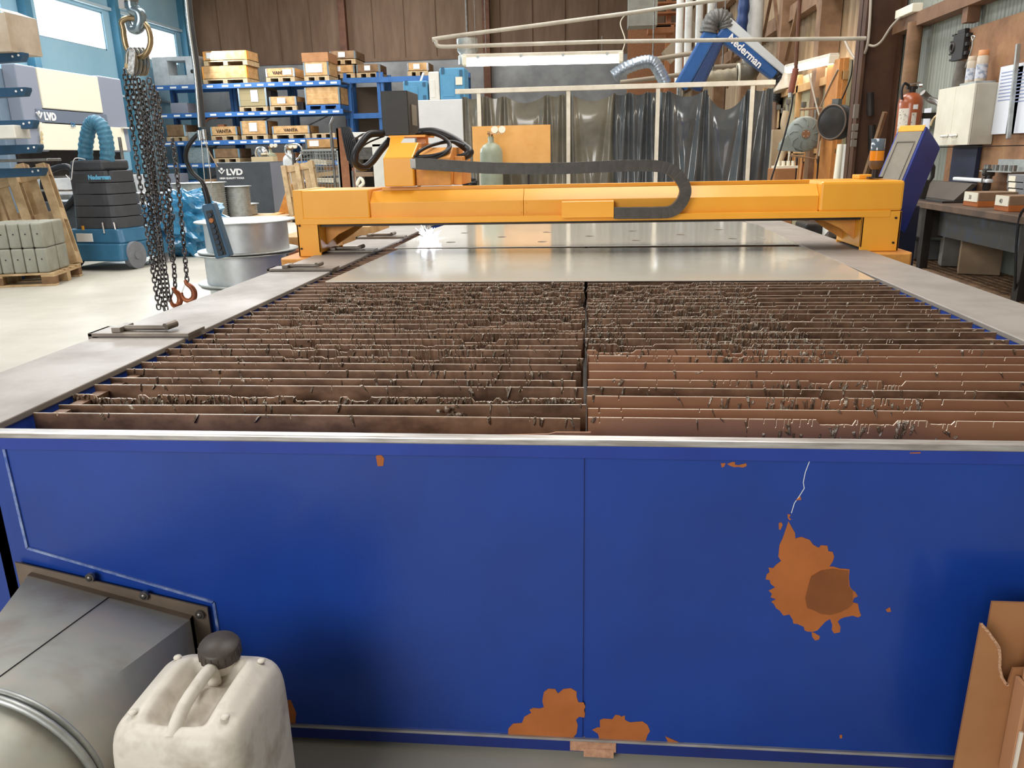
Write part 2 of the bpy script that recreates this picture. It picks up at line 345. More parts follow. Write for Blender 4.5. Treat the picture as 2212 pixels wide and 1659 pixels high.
# raised fold line round the duct opening, worn, with its highlight painted in
fl = [PY(*q, YP) for q in ((8, 962), (60, 1183), (160, 1212), (462, 1300), (478, 1400), (500, 1520))]; fl = [(p.x, YP - .001, p.z) for p in fl]
for a, b in zip(fl[:-1], fl[1:]): mb.bar(a, b, .0045, .006, 4)
mb.build('front_panel', [BLUE, PRIMER, PRIMER_D, PAPER, mat('rubbed_edge_highlight', '#8f9fc4', '#4a63a8', 40, .3, metal=.2)], tab, True, fixn=True)
mb = MB().box(-1.34, 1.46, YP - .012, YP + .03, .713, .738); 
for q in ([(1130,32),(1188,30),(1175,44),(1140,42)], [(1090,64),(1145,62),(1140,69),(1088,69)]):
    P_ = [PY(px, py, YP - .012) for px, py in z8(q)]; mb.prism([(p.x, YP - .0128, p.z) for p in P_], (0, .0008, 0), 1)
mb.build('folded_edge', [mat('faded_blue_paint', '#24409c', '#1e378c', 3, .45), PRIMER], tab, True, bevel=.002, label='lighter blue folded upper edge')
MB().box(-1.6, 1.5, YP - .014, YP + .012, .738, .752).build('rim', RIM, tab, True, bevel=.003, label='bare metal top rim')
mb = MB().box(-1.30, 1.42, YP - .006, YP + .01, .046, .052, 1).box(-1.30, 1.42, YP - .004, YP + .01, .018, .046, 0)
mb.box(-.03, .07, YP - .007, YP - .004, .022, .046, 2).box(.0, .065, YP - .008, YP - .004, .008, .03, 2)
mb.build('bottom_ledge', [BLUED, RIM, mat('peeling_pinkish_paint', '#c99b7c', '#a87c62', 60, .8)], tab, True)
MB().box(-1.25, 1.38, YP + .05, 6.6, .0, .05).build('base_frame', DARKST, tab, True)
mb = MB().box(-1.28, -1.255, YP, 6.7, .06, .742).box(1.225, 1.25, YP, 6.7, .06, .742).box(-1.28, 1.25, 6.69, 6.71, .06, .742).box(-1.28, 1.25, YP + .012, YP + .02, .06, .738)
mb.box(-1.27, 1.24, YP + .02, 6.69, .30, .32); mb.build('tank_wall', mat('tank_blue', '#2a4fb0', '#23429a', 3, .5), tab, True)
mb = MB().box(-1.56, -1.252, YP - .005, 2.29, .735, .752).box(-1.56, -1.252, 2.31, 3.74, .735, .752).box(-1.56, -1.252, 3.76, 4.5, .735, .752).box(-1.56, -1.252, 4.52, 6.7, .735, .752).box(-1.562, -1.55, YP, 6.7, .64, .74)
mb.build('left_side_cover', COVER, tab, True, bevel=.003)
mb = MB().box(1.222, 1.5, YP - .005, 5.2, .735, .752).box(1.222, 1.5, 5.205, 6.7, .735, .752).box(1.49, 1.502, YP, 6.7, .64, .74)
mb.build('right_side_cover', COVER, tab, True, bevel=.003)
for y in (2.30, 3.75, 4.51, 5.3):                                    # overlapping joint brackets on the left cover
    mb = MB(); mb.box(-1.575, -1.24, y - .01, y + .10, .754, .766); mb.box(-1.575, -1.56, y - .01, y + .1, .70, .766)
    mb.cyl((-1.47, y + .03, .776), (-1.33, y + .03, .776), .009, n=10).cyl((-1.33, y + .02, .78), (-1.315, y + .06, .784), .012, n=10).box(-1.50, -1.47, y, y + .08, .766, .782)
    mb.build('joint_bracket', mat('bracket_steel', '#8f857b', '#6e655d', 8, .5, metal=.4), tab, True, bevel=.002)
mb = MB().box(-1.54, -1.30, YP + .02, 6.65, .0, .64).box(1.27, 1.46, YP + .02, 6.65, 0, .64); mb.build('side_frame', BLUED, tab, True)
mb = MB().box(-1.254, -1.20, YP + .02, 6.6, .60, .64).box(1.17, 1.224, YP + .02, 6.6, .60, .64).box(-.03, .03, YP + .02, 6.6, .60, .64)
mb.build('slat_support', DARKST, tab, True)

# ---- slats: two banks, each slat a loose strip standing on edge
def dens(bank, x, y):
    if bank == 'left':
        if y < 1.70: return .10
        if y < 1.78: return .95
        if y < 2.05: return .10 if x < -.5 else .22
        if y < 2.4: return .25 + .5 * (x > -.9) * (x < -.2)
        return .55 + .4 * min(1, max(0, (y - 2.4) / .4)) if x > -1.1 else .15
    t = .05
    if y < 2.1: return (.75 if .30 < x < .75 else .1) if int(round((y - 1.575) / .075)) in (0, 2, 4, 7) else .05
    if y < 2.9: return .85 if .25 + (2.6 - y) * .2 < x < .62 + (2.9 - y) * .1 or (x < .12 and y > 2.15) else (.25 if x < .9 else .1)
    return .9 if x < .65 else .12
ORD = ['', 'first', 'second', 'third', 'fourth', 'fifth', 'sixth', 'seventh', 'eighth', 'ninth', 'tenth', 'eleventh', 'twelfth', 'thirteenth', 'fourteenth', 'fifteenth', 'sixteenth', 'seventeenth', 'eighteenth', 'nineteenth']
TENS = {20: 'twent', 30: 'thirt', 40: 'fort', 50: 'fift', 60: 'sixt'}
def ordw(n):
    if n < 20: return ORD[n]
    t = TENS[n // 10 * 10]
    return t + 'ieth' if n % 10 == 0 else t + 'y-' + ORD[n % 10]
def slat(bank, i, x0, x1, y, ztop=.742, tilt=0., clean=False, notch=True, ht=.115):
    rr = random.Random(i * 31 + (5 if bank == 'left' else 9)); th = .0035
    n = 150 if y < 3.45 else 12; vs = []; near = y < 3.45; tops = []
    mb = MB()
    low = 0
    for k in range(n + 1):
        x = x0 + (x1 - x0) * k / n; d = dens(bank, x, y) if near and notch else 0
        zt0 = ztop + tilt * (k / n - .5) * 2
        if low > 0: low -= 1; z = cur + rr.uniform(-.001, .001)
        elif d > .6 and rr.random() < .05 * d: cur = -rr.uniform(.003, .012); low = rr.choice((3, 5, 8, 12)); z = cur
        else: z = 0
        if k and 0 < k < n and rr.random() < d * .55:                # narrow notch left by the cutting arc
            g = rr.uniform(.0008, .002); dp = rr.uniform(.004, .012 + .012 * d)
            tops += [(x - g, zt0 + z), (x - g * .7, zt0 + z - dp), (x + g * .7, zt0 + z - dp * .9), (x + g, zt0 + z)]
        else: tops.append((x, zt0 + z))
    bulge = [rr.gauss(0, .0012) * dens(bank, t_[0], y) if near and notch and not clean else 0 for t_ in tops]
    wob = rr.uniform(-.004, .004); n = len(tops) - 1
    yy = [y + wob * math.sin(PI * k / n) + bulge[k] for k in range(n + 1)]
    V_ = []
    for k, (x, zt) in enumerate(tops): V_ += [(x, yy[k], ztop - ht), (x, yy[k], zt - .003), (x, yy[k] + .0004, zt), (x, yy[k] + th, zt), (x, yy[k] + th, ztop - ht)]
    F0, F1 = [], []
    for k in range(n):
        a, b = k * 5, k * 5 + 5
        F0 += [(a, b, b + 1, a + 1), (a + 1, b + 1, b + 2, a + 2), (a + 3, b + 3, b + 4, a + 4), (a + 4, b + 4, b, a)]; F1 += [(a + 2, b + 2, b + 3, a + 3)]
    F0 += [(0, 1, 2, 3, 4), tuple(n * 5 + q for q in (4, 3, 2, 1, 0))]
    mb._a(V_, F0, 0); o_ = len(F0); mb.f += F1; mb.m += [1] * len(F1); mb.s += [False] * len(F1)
    side = 'left' if bank == 'left' else 'right'
    look = 'clean warm-lit brown' if clean else ('slag-crusted brown' if near and dens(bank, (x0 + x1) / 2, y) > .5 else 'rusty brown')
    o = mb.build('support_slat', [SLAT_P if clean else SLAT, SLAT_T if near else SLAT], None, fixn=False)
    tag(o, '%s steel slat on edge in the %s bank, %s from the blue front' % (look, side, ordw(i)), 'slat', 'slats in the %s bank of the table' % side)
    if not near: return o
    dm = MB(); nd = 0                                                # dross frozen on the face and over the edge
    for k, (x, zt) in enumerate(tops):
        if k % 2 and len(tops) > 240: continue
        d = dens(bank, x, y)
        m_ = 3 if d > .8 else 1
        for _ in range(m_):
            if rr.random() < d * .72 + .012:
                L = rr.uniform(.006, .03) * (1 + .9 * d * rr.random()); wdt = rr.uniform(.0015, .0045); z = zt + rr.uniform(-.002, .004) - (rr.random() ** 2) * .045 * (d > .4)
                dx = rr.gauss(0, .006); xx = x + rr.uniform(-.004, .004); yf = yy[k] - .0005
                q = [(xx - wdt, yf, z), (xx + wdt, yf, z + rr.uniform(-.002, .003)), (xx + dx + wdt * .5, yf, z - L), (xx + dx - wdt * .5, yf, z - L * .8),
                     (xx + rr.uniform(-1, 1) * wdt, yf - wdt * rr.uniform(.8, 2.2), z - .001), (xx + dx * .6, yf - wdt * rr.uniform(1, 2.4), z - L * rr.uniform(.5, .9))]
                dm._a(q, [(0, 4, 1), (1, 4, 5, 2), (2, 5, 3), (3, 5, 4, 0)], 0); nd += 1
    if nd: tag(dm.build('dross', DROSS, o, label='grey dross drips frozen on the slat'), kind='stuff')
    return o
for i in range(1, 61):
    y = 1.575 + .075 * (i - 1)
    cl = i in (1, 2, 3, 5, 6, 7, 8, 9)
    if i == 1: slat('left', i, -1.248, -.012, y, .742, 0, False)
    elif i == 2: slat('left', i, -1.248, -.0, y + .012, .739, .006, False, notch=False)
    else: slat('left', i, -1.25 + R.uniform(0, .006), -.012 + R.uniform(-.02, .008), y, .742 + R.uniform(-.003, .003), R.uniform(-.002, .002))
    slat('right', i, .004 + R.uniform(-.002, .004), 1.22 - R.uniform(0, .01), y, .742 + R.uniform(-.003, .003), R.uniform(-.003, .003), cl)
# two loose strips right behind the rim
mb = MB(); mb.prism([(-.49, 1.475, .63), (0.01, 1.49, .63), (.01, 1.49, .742), (-.06, 1.488, .742), (-.075, 1.488, .738), (-.49, 1.475, .728)], (0, .004, 0)); o = mb.build('loose_strip', [SLAT_P])
tag(o, 'short clean copper-brown steel strip lying against the front rim', 'steel strip')
mb = MB(); mb.prism([(.72, 1.47, .63), (1.22, 1.47, .63), (1.22, 1.47, .745), (.72, 1.47, .730)], (0, .004, 0)); o = mb.build('loose_strip', [SLAT_P])
tag(o, 'short steel strip tilted behind the rim at the table\'s right corner', 'steel strip')
for i in range(18):
    y = 1.60 + .075 * i; MB().box(-1.235, -1.205, y, y + .045, .715, .728).build('comb_tooth', SLAT, tab, True)
    if i > 4: MB().box(1.175, 1.20, y, y + .045, .72, .73).build('comb_tooth', SLAT, tab, True)
# lump of slag bridging two slats
mb = MB(); c = PZ(1000, 875, .735)
for k in range(70):
    t = R.random(); mb.sph((c.x - .03 + .06 * t + R.gauss(0, .010), c.y - .03 + R.gauss(0, .008), .735 - .055 * t + R.gauss(0, .006)), R.uniform(.003, .009), 6, sc=(1, 1, .8))
tag(mb.build('slag_lump', DROSS), 'grey knobbly lump of slag hanging between the front left slats', 'slag')

# ---- steel sheets on the slats
def plate(name, outer, holes, z, th, mats):
    cu = bpy.data.curves.new('c', 'CURVE'); cu.dimensions = '2D'; cu.fill_mode = 'BOTH'; cu.extrude = th / 2
    for lp in [outer] + holes:
        s = cu.splines.new('POLY'); s.points.add(len(lp) - 1); s.use_cyclic_u = True
        for p, q in zip(s.points, lp): p.co = (q[0], q[1], 0, 1)
    o = bpy.data.objects.new('c', cu); COL.objects.link(o); bpy.context.view_layer.update()
    me = bpy.data.meshes.new_from_object(o.evaluated_get(bpy.context.evaluated_depsgraph_get())); bpy.data.objects.remove(o)
    me.materials.clear()
    for m_ in mats: me.materials.append(m_)
    for p in me.polygons: p.material_index = 1 if abs(p.normal.z) < .5 else 0; p.use_smooth = False
    ob = bpy.data.objects.new(name, me); COL.objects.link(ob); ob.location.z = z; PM[ob.name] = Matrix.Translation((0, 0, z)); return ob
def xy(px, py, z=.75): p = PZ(px, py, z); return (p.x, p.y)
o = plate('steel_sheet', [xy(703, 608), xy(1890, 604), xy(1750, 533), xy(862, 538)], [], .7485, .004, [SHEET, SHEET_E])
tag(o, 'shiny uncut rectangular steel sheet lying nearer on the slats', 'steel sheet')
def circ(x, y, r, n=20): return [(x + r * math.cos(2 * PI * i / n), y + r * math.sin(2 * PI * i / n)) for i in range(n)]
def slot(x, y, r, a0, a1, w_=.003, n=26): 
    A = [a0 + (a1 - a0) * i / n for i in range(n + 1)]
    return [(x + (r + w_) * math.cos(a), y + (r + w_) * math.sin(a)) for a in A] + [(x + (r - w_) * math.cos(a), y + (r - w_) * math.sin(a)) for a in reversed(A)]
cen = [(-.87, 5.02), (-.28, 4.99), (.31, 5.01), (.91, 5.05), (-.87, 5.63), (-.57, 5.32), (.02, 5.31), (.32, 5.63), (.62, 5.34), (.92, 5.66), (-.28, 5.62)]
holes = [circ(x, y, .031) for x, y in cen]
for x, y in [(-.87, 5.02), (-.28, 4.99), (.31, 5.01), (.91, 5.05)]: holes.append(slot(x, y, .19, -2.6, 2.3, .002) if x > .8 else slot(x, y, .27, PI * 1.02, PI * 1.98, .002))
o = plate('steel_sheet', [xy(852, 536), xy(1725, 528), xy(1636, 486), xy(1555, 470), xy(1000, 474), xy(935, 495)], [h for h in holes[:11]] + [holes[14]], .7505, .004, [SHEET, SHEET_E])
tag(o, 'steel sheet with rows of round cut holes under the gantry', 'steel sheet')

# ================================================================== gantry
GY = 4.40
gan = T('gantry', 'orange welded gantry bridge spanning the cutting table', 'gantry', (0, GY, .70))
def gx(px, py=445, Y=GY): return PY(px, py, Y).x
xa, xb = -1.65, 1.66; xl, xr = gx(797), gx(1770)
zt, zb = 1.112, .925
MB().box(xa, xl, GY, GY + .42, zb + .03, zt).build('end_cover', ORANGE, gan, True, bevel=.006); MB().box(xr, xb, GY, GY + .42, zb + .03, zt).build('end_cover', ORANGE, gan, True, bevel=.014)
MB().box(xa - .004, xa + .05, GY - .004, GY + .424, zb - .0, zt + .004).build('end_plate', ORANGE, gan, True, bevel=.004)
prof = [(GY + .02, zb + .03), (GY + .02, zb + .115), (GY + .085, zt - .012), (GY + .10, zt - .012), (GY + .10, zb + .03)]
mb = MB(); cuts = [xl, gx(1130), xr]
for a, b in zip(cuts[:-1], cuts[1:]): mb.prism([(a + .001, y, z) for y, z in prof], (b - a - .002, 0, 0))
for c in cuts[1:-1]:
    for dx in (-.014, .014):
        for z in (zb + .05, zb + .10): mb.cyl((c + dx, GY + .012, z), (c + dx, GY + .022, z), .004, n=8)
mb.build('sloped_cover', ORANGE, gan, True, bevel=.003)
MB().box(xl, xr, GY + .13, GY + .40, zb + .03, zt - .012).build('beam', ORANGE_D, gan, True, bevel=.004)
mb = MB().box(xl + .05, xr - .03, GY + .12, GY + .15, zt - .012, zt + .008)
x = xl + .1
while x < xr: mb.cyl((x, GY + .117, zt - .003), (x, GY + .121, zt - .003), .004, n=8); x += .16
mb.build('upper_rail', ORANGE, gan, True, bevel=.002)
MB().box(xa + .03, xb - .06, GY - .006, GY + .30, zb, zb + .034).build('lower_rail', ORANGE, gan, True, bevel=.003)
MB().box(xa + .06, xb - .1, GY + .02, GY + .4, zb - .014, zb).build('dark_underside', DARKST, gan, True)
for s in (-1, 1):
    X0, X1 = (xa, gx(692, 520)) if s < 0 else (gx(1858, 520), xb)
    mb = MB().box(X0, X1, GY, GY + .012, .745, zb + .03).box(X0 if s < 0 else X1 - .012, X0 + .012 if s < 0 else X1, GY, GY + .42, .745, zb + .03)
    mb.box(X0 if s > 0 else X1 - .012, X0 + .012 if s > 0 else X1, GY, GY + .42, .765, zb + .03)
    mb.box(X0, X1, GY + .408, GY + .42, .745, zb + .03)
    mb.build('leg', ORANGE, gan, True, bevel=.003)
    e = X1 if s < 0 else X0
    q = -s * 1
    MB().prism([(e, GY + .10, zb), (e + q * .22, GY + .10, zb), (e + q * .08, GY + .10, .86), (e, GY + .10, .80)], (0, .012, 0)).build('gusset', ORANGE_D, gan, True, bevel=.002)
    MB().prism([(e, GY + .3, zb), (e + q * .22, GY + .3, zb), (e + q * .1, GY + .3, .84), (e, GY + .3, .78)], (0, .012, 0)).build('gusset', ORANGE_D, gan, True, bevel=.002)
    c = (X0 + X1) / 2 + s * .03
    mb = MB(); pts = [(c - .10, GY - .10), (c + .10, GY - .10), (c + .13 * (1 if s > 0 else 1), GY - .04), (c + .13, GY + .5), (c - .10, GY + .5)]
    if s < 0: pts = [(2 * c - a, b) for a, b in pts]
    mb.prism([(a, b, .66) for a, b in pts], (0, 0, .083)); mb.build('foot', ORANGE_D, gan, True, bevel=.006)
    mb = MB()
    for z in (.79, zb - .005): mb.cyl((xa + .02 if s < 0 else xb - .03, GY - .009, z), (xa + .02 if s < 0 else xb - .03, GY, z), .006, n=8)
    mb.build('bolt', DARKST, gan, True)
bx0, bx1, bz0, bz1 = FB(1213, 436, 1326, 470, GY - .06)
MB().prism([(bx0, GY - .06, bz0), (bx0, GY + .02, bz0), (bx0, GY + .03, bz1 + .004), (bx0, GY - .04, bz1)], (bx1 - bx0, 0, 0)).build('chain_tray', ORANGE, gan, True, bevel=.002)
# energy chain
pth = [PY(px, py, GY - .02) for px, py in ((893, 353), (960, 357), (1040, 362), (1120, 364), (1200, 364), (1280, 361), (1350, 358), (1420, 359), (1452, 369), (1472, 390), (1480, 412), (1472, 436), (1452, 455), (1420, 459), (1326, 460))]
pth = spl(pth, 10)
mb = MB(); hh = .030; W_ = .055
nx = []
for i, p in enumerate(pth):
    a, b = pth[max(i - 1, 0)], pth[min(i + 1, len(pth) - 1)]; t = (b - a).normalized(); nx.append(V((-t.z, 0, t.x)))
vs = []
for i, p in enumerate(pth):
    g = 1 - (.02 if i % 4 == 0 else 0)
    for s_, yy_ in ((1, 0), (-1, 0), (-1, W_), (1, W_)): q = p + nx[i] * hh * s_ * g; vs.append((q.x, p.y - .03 + yy_ + (.0006 if i % 4 == 0 else 0), q.z))
fs = []
for i in range(len(pth) - 1):
    a, b = i * 4, i * 4 + 4; fs += [(a + k, a + (k + 1) % 4, b + (k + 1) % 4, b + k) for k in range(4)]
fs += [(0, 1, 2, 3), tuple(len(vs) - 4 + k for k in (3, 2, 1, 0))]
mb._a(vs, fs); ec = mb.build('energy_chain', mat('dark_grey_chain_plastic', '#4d4945', '#423e3b', 30, .5)); tag(ec, 'dark grey cable drag chain curling over the orange gantry', 'cable chain')
MB().box(pth[0].x - .01, pth[0].x + .02, GY - .054, GY - .05, pth[0].z - .025, pth[0].z + .025).build('end_bracket', STEEL, ec)
# torch carriage
car = T('torch_carriage', 'orange cutting-head carriage with black control box riding on the gantry', 'cutting head', (-1.05, GY + .2, zt))
cx0, cx1, cz0, cz1 = FB(829, 340, 893, 403, GY + .06)
mb = MB().prism([(cx0, GY + .06, cz0), (cx0, GY + .06, cz1), (cx0, GY + .24, cz1 + .08), (cx0, GY + .62, cz1 + .08), (cx0, GY + .62, cz0)], (cx1 - cx0, 0, 0))
mb.build('front_housing', ORANGE, car, True, bevel=.006)
cx2 = PY(972, 370, GY + .10).x
mb = MB().prism([(cx1 + .004, GY + .10, cz0), (cx1 + .004, GY + .10, cz1 - .005), (cx1 + .004, GY + .22, cz1 + .05), (cx1 + .004, GY + .60, cz1 + .05), (cx1 + .004, GY + .60, cz0 + .01)], (cx2 - cx1, 0, 0))
mb.prism([(cx2 + .004, GY + .16, cz0 - .0), (cx2 + .004, GY + .24, cz1), (cx2 + .004, GY + .55, cz1), (cx2 + .004, GY + .55, cz0)], (.05, 0, 0))
mb.build('side_housing', ORANGE_D, car, True, bevel=.005)
BY = GY + .35
kx0, kx1, kz0, kz1 = FB(824, 196, 882, 293, BY)
a, b = PY(847, 300, BY - .02), PY(873, 337, BY - .2)
mb = MB().prism([(kx0 + .05, BY - .02, kz0), (kx0 + .14, BY - .02, kz0), (kx0 + .115, BY - .2, cz1 + .03), (kx0 + .075, BY - .2, cz1 + .03)], (0, .008, 0))
mb.box(kx0 + .04, kx1 + .10, BY - .03, BY + .25, kz0 - .012, kz0).box(kx1 + .02, kx1 + .08, BY + .1, BY + .16, cz1 + .02, kz0)
mb.build('bracket', ORANGE, car, True, bevel=.002)
mb = MB().box(kx0, kx1, BY, BY + .30, kz0, kz1, 0)
kb = mb.build('control_box', [mat('black_control_box', '#2f2d2b', '#272523', 6, .5)], car, True, bevel=.004, label='black steel control box')
mb = MB()
for k in range(17):
    z = kz0 + .06 + k * (kz1 - kz0 - .13) / 17; mb.box(kx1, kx1 + .004, BY + .08, BY + .22, z, z + .006)
mb.build('vent', mat('light_vent_slot', '#8f897e', None, rough=.5), kb, True)
# torch and its arc
ap = PZ(926, 516, .753)
mb = MB().lathe((ap.x, ap.y, ap.z + .008), (0, 0, 1), [(.004, 0), (.012, .02), (.016, .05), (.022, .06), (.022, .22)], 16).box(ap.x - .03, ap.x + .03, GY + .6, ap.y + .03, ap.z + .22, ap.z + .30)
mb.build('torch', STEEL, car, True)
mb = MB().sph(ap + V((0, 0, .006)), .014, 10)
for k in range(60):
    a = R.uniform(0, 2 * PI); e = R.uniform(0, 1.1); L = R.uniform(.02, .10) * (1 if R.random() < .8 else 1.4); dv = V((math.cos(a) * math.cos(e), math.sin(a) * math.cos(e), math.sin(e)))
    mb.cyl(ap + dv * .008, ap + dv * L, .0013, .0002, n=4)
mb.build('plasma_arc', emit('white_hot_arc', '#e8f1ff', 45), car, True, label='blinding blue-white arc with sparks')
pl = bpy.data.lights.new('arc_light', 'POINT'); pl.energy = 9; pl.color = (.75, .87, 1); pl.shadow_soft_size = .012
po = bpy.data.objects.new('arc_light', pl); COL.objects.link(po); po.location = ap + V((0, 0, .035)); po['kind'] = 'structure'
# hoses around the carriage
def hose(name, pts, r, m, parent, Y=None, n=8, flat=1): 
    P_ = [PY(px, py, y) for px, py, y in pts]; return MB().tube(spl(P_, n), r, 10, flat=flat).build(name, m, parent, True)
Y1 = GY + .35
hose('cable_bundle', [(826, 288, Y1), (800, 290, Y1 - .05), (785, 303, Y1 - .1), (768, 330, Y1 - .15), (768, 352, Y1 - .15), (785, 362, Y1 - .1), (803, 350, Y1 - .05), (822, 325, Y1), (842, 302, Y1 + .05)], .021, BLACK_R, car)
hose('cable', [(824, 286, Y1), (790, 288, Y1), (770, 298, Y1), (762, 305, Y1)], .006, BLACK_R, car)
hose('cable', [(830, 294, Y1), (800, 306, Y1 - .05), (782, 318, Y1 - .1), (765, 340, Y1 - .15), (775, 362, Y1 - .15), (800, 366, Y1 - .1)], .005, BLACK_R, car)
hose('cable_bundle', [(905, 286, Y1 + .1), (940, 285, Y1 + .1), (975, 298, Y1 + .1), (1005, 318, Y1 + .05), (1015, 330, Y1), (1000, 340, Y1), (975, 343, Y1)], .024, BLACK_R, car)
hose('cable', [(905, 286, Y1 + .1), (945, 292, Y1), (968, 308, Y1 - .1), (965, 325, Y1 - .2), (940, 335, Y1 - .25), (905, 338, Y1 - .25), (905, 328, Y1 - .25), (935, 313, Y1 - .15), (975, 306, Y1), (1003, 315, Y1)], .010, BLACK_R, car)
hose('cable', [(900, 290, Y1 + .1), (935, 288, Y1), (965, 302, Y1 - .1), (972, 320, Y1 - .2), (945, 340, Y1 - .25), (900, 342, Y1 - .25), (898, 335, Y1 - .25)], .008, BLACK_R, car)

# ================================================================== foreground: duct, canister, carton
dt = T('extraction_duct', 'dusty grey sheet metal duct joining the lower left of the blue panel', 'air duct', (-1.0, 1.2, 0))
rect = [V((-1.205, 1.41, .425)), V((-.85, 1.41, .330)), V((-.85, 1.41, .06)), V((-1.205, 1.41, .06))]
rc, rax, rr_ = V((-.975, 1.02, .295)), V((-.06, -.97, -.12)).normalized(), .168
ux = rax.cross(V((0, 0, 1))).normalized() * -1; uy = ux.cross(rax).normalized() * 1
if uy.z < 0: uy = -uy
if ux.x < 0: ux = -ux
n = 48; per = []
for k in range(n):                                                   # round end and matching point on the square end
    a = 2 * PI * k / n + PI * .75; a2 = 2 * PI * k / n; s = int(k // 12); t = (k % 12) / 12
    p = rect[s].lerp(rect[(s + 1) % 4], t); th = PI * .75 - 2 * PI * k / n; c = rc + (ux * math.cos(th) + uy * math.sin(th)) * rr_; per.append((p, c))
mb = MB(); vs = []; J = 8
for j in range(J + 1): vs += [p.lerp(c, j / J) for p, c in per]
mb._a(vs, [(j * n + k, j * n + (k + 1) % n, (j + 1) * n + (k + 1) % n, (j + 1) * n + k) for j in range(J) for k in range(n)], 0, True)
for k in (6,): mb.tube([p.lerp(c, t) + V((0, -.001, .0012)) for t in (0, .3, .6, .9) for p, c in [per[k]]], .0011, 5, 1)
o = mb.build('transition_piece', [DUCT, DARKST], dt, True); 
md = o.modifiers.new('edge', 'EDGE_SPLIT'); md.split_angle = .55
fo = [V((-1.24, 1.427, .449)), V((-.815, 1.427, .352)), V((-.815, 1.427, .03)), V((-1.24, 1.427, .03))]
mb = MB()
for a in range(4):
    b = (a + 1) % 4; mb.prism([fo[a], fo[b], rect[b] + V((0, .017, 0)), rect[a] + V((0, .017, 0))], (0, -.004, 0)); mb.prism([rect[a], rect[b], rect[b] + V((0, .017, 0)), rect[a] + V((0, .017, 0))], (0, -.001, .002))
mb.build('flange', mat('brown_dust_metal', '#77695c', '#66594e', 8, .6, metal=.3), dt, True, label='browner bolted flange')
for px, py in ((195, 1247), (312, 1286), (432, 1327)):
    p = PY(px, py, 1.42); MB().cyl((p.x, 1.423, p.z), (p.x, 1.416, p.z), .010, n=16).sph((p.x, 1.416, p.z), .007, 10, sc=(1, .7, 1)).build('bolt', STEEL, dt, True)
mb = MB().tor(rc, rax, rr_ + .001, .006, 48, 8).tor(rc + rax * .016, rax, rr_ + .004, .007, 48, 8); mb.build('clamp_ring', GALV, dt, True, label='rolled metal clamp ring')
pp = spl([rc, rc + rax * .06, rc + rax * .16 + V((0, 0, -.02)), rc + rax * .26 + V((0, 0, -.10)), V((rc.x - .04, rc.y - .32, .0))], 5)
mb = MB().tube(pp, rr_ - .008, 40); mb.build('elbow', DUCT, dt, True)

# plastic canister standing on the floor
JC = T('jerrycan', 'dirty white plastic jerrycan with dark screw cap in front of the duct', 'jerrycan', (-.65, 1.075, 0))
jx, jy, jz = .112, .118, .425
def rrect(hw, hl, r, n=6):
    out = []
    for (sx, sy, a0) in ((1, 1, 0), (-1, 1, 90), (-1, -1, 180), (1, -1, 270)):
        for k in range(n + 1): a = math.radians(a0 + 90 * k / n); out.append((sx * (hw - r) + r * math.cos(a), sy * (hl - r) + r * math.sin(a)))
    return out
mb = MB(); rings = []
def topz(x, y):                                                      # sculpted top: raised shoulders, a trough along Y with a handle ridge
    h = .018 * min(1, max(0, (abs(x) - .018) / .035)) - .012
    h += -.030 * math.exp(-((abs(x) - .030) / .016) ** 2) * (1 if -.07 < y < .055 else math.exp(-((y + .07 if y < 0 else y - .055) / .014) ** 2))
    h += -.010 * max(0, (-y) / .118) ** 2
    return h
levels = [(.0, .90, .03), (.012, .985, .035), (.05, 1, .038), (.12, 1, .038), (.135, .985, .038), (.15, 1, .038), (.30, 1, .038), (.36, 1, .04), (.385, .985, .042), (.402, .955, .044), (.413, .90, .046)]
vs = []; N = 28
for z, s, r in levels: vs += [(a * s, b * s, z) for a, b in rrect(jx, jy, r)]
K = 14
for k in range(1, K + 1):
    t = 1 - k / K; 
    for a, b in rrect(jx * .9, jy * .9, .046):
        x, y = a * t, b * t; e = 1 - t; vs.append((x, y, .413 + (.014 + topz(x, y)) * min(1, e * 3.2)))
L = len(levels) + K
mb._a(vs, [(j * N + i, j * N + (i + 1) % N, (j + 1) * N + (i + 1) % N, (j + 1) * N + i) for j in range(L - 1) for i in range(N)] + [tuple(range(N - 1, -1, -1))], 0, True)
HDPE = mat('dirty_white_hdpe', '#c9c1b4', '#a89d8e', 9, .5, c3='#d6cfc3', bump=.05, thr=(.3, .7), ior=1.5)
o = mb.build('body', HDPE, JC); md = o.modifiers.new('sub', 'SUBSURF'); md.levels = 1; md.render_levels = 1
mb = MB().tube(spl([(0, .05, .395), (0, .045, .425), (0, .02, .432), (0, -.04, .430), (0, -.07, .422), (0, -.10, .405)], 6), .0115, 12); mb.build('handle', HDPE, JC)
for x, y in ((-.078, .075), (.078, .075), (-.078, -.07), (.078, -.07)): MB().sph((x, y, .4265), .0075, 12, sc=(1, 1, .5)).build('nub', HDPE, JC)
cap = MB(); M_ = Matrix.Translation((0, .082, .428)) @ Matrix.Rotation(math.radians(9), 4, 'X') @ Matrix.Rotation(math.radians(4), 4, 'Y'); cap.X = M_
cap.lathe((0, 0, 0), (0, 0, 1), [(.030, -.02), (.031, .004)], 28); cap.build('neck', HDPE, JC)
cap = MB(); cap.X = M_; cap.lathe((0, 0, 0), (0, 0, 1), [(.0355, .002), (.036, .024), (.033, .029), (0, .030)], 32)
for k in range(20): a = 2 * PI * k / 20; cap.cyl((.0355 * math.cos(a), .0355 * math.sin(a), .003), (.0355 * math.cos(a), .0355 * math.sin(a), .024), .0016, n=6)
cap.build('screw_cap', mat('dark_brown_grey_cap', '#4a423b', '#3e3732', 20, .5), JC, label='dark ribbed screw cap')

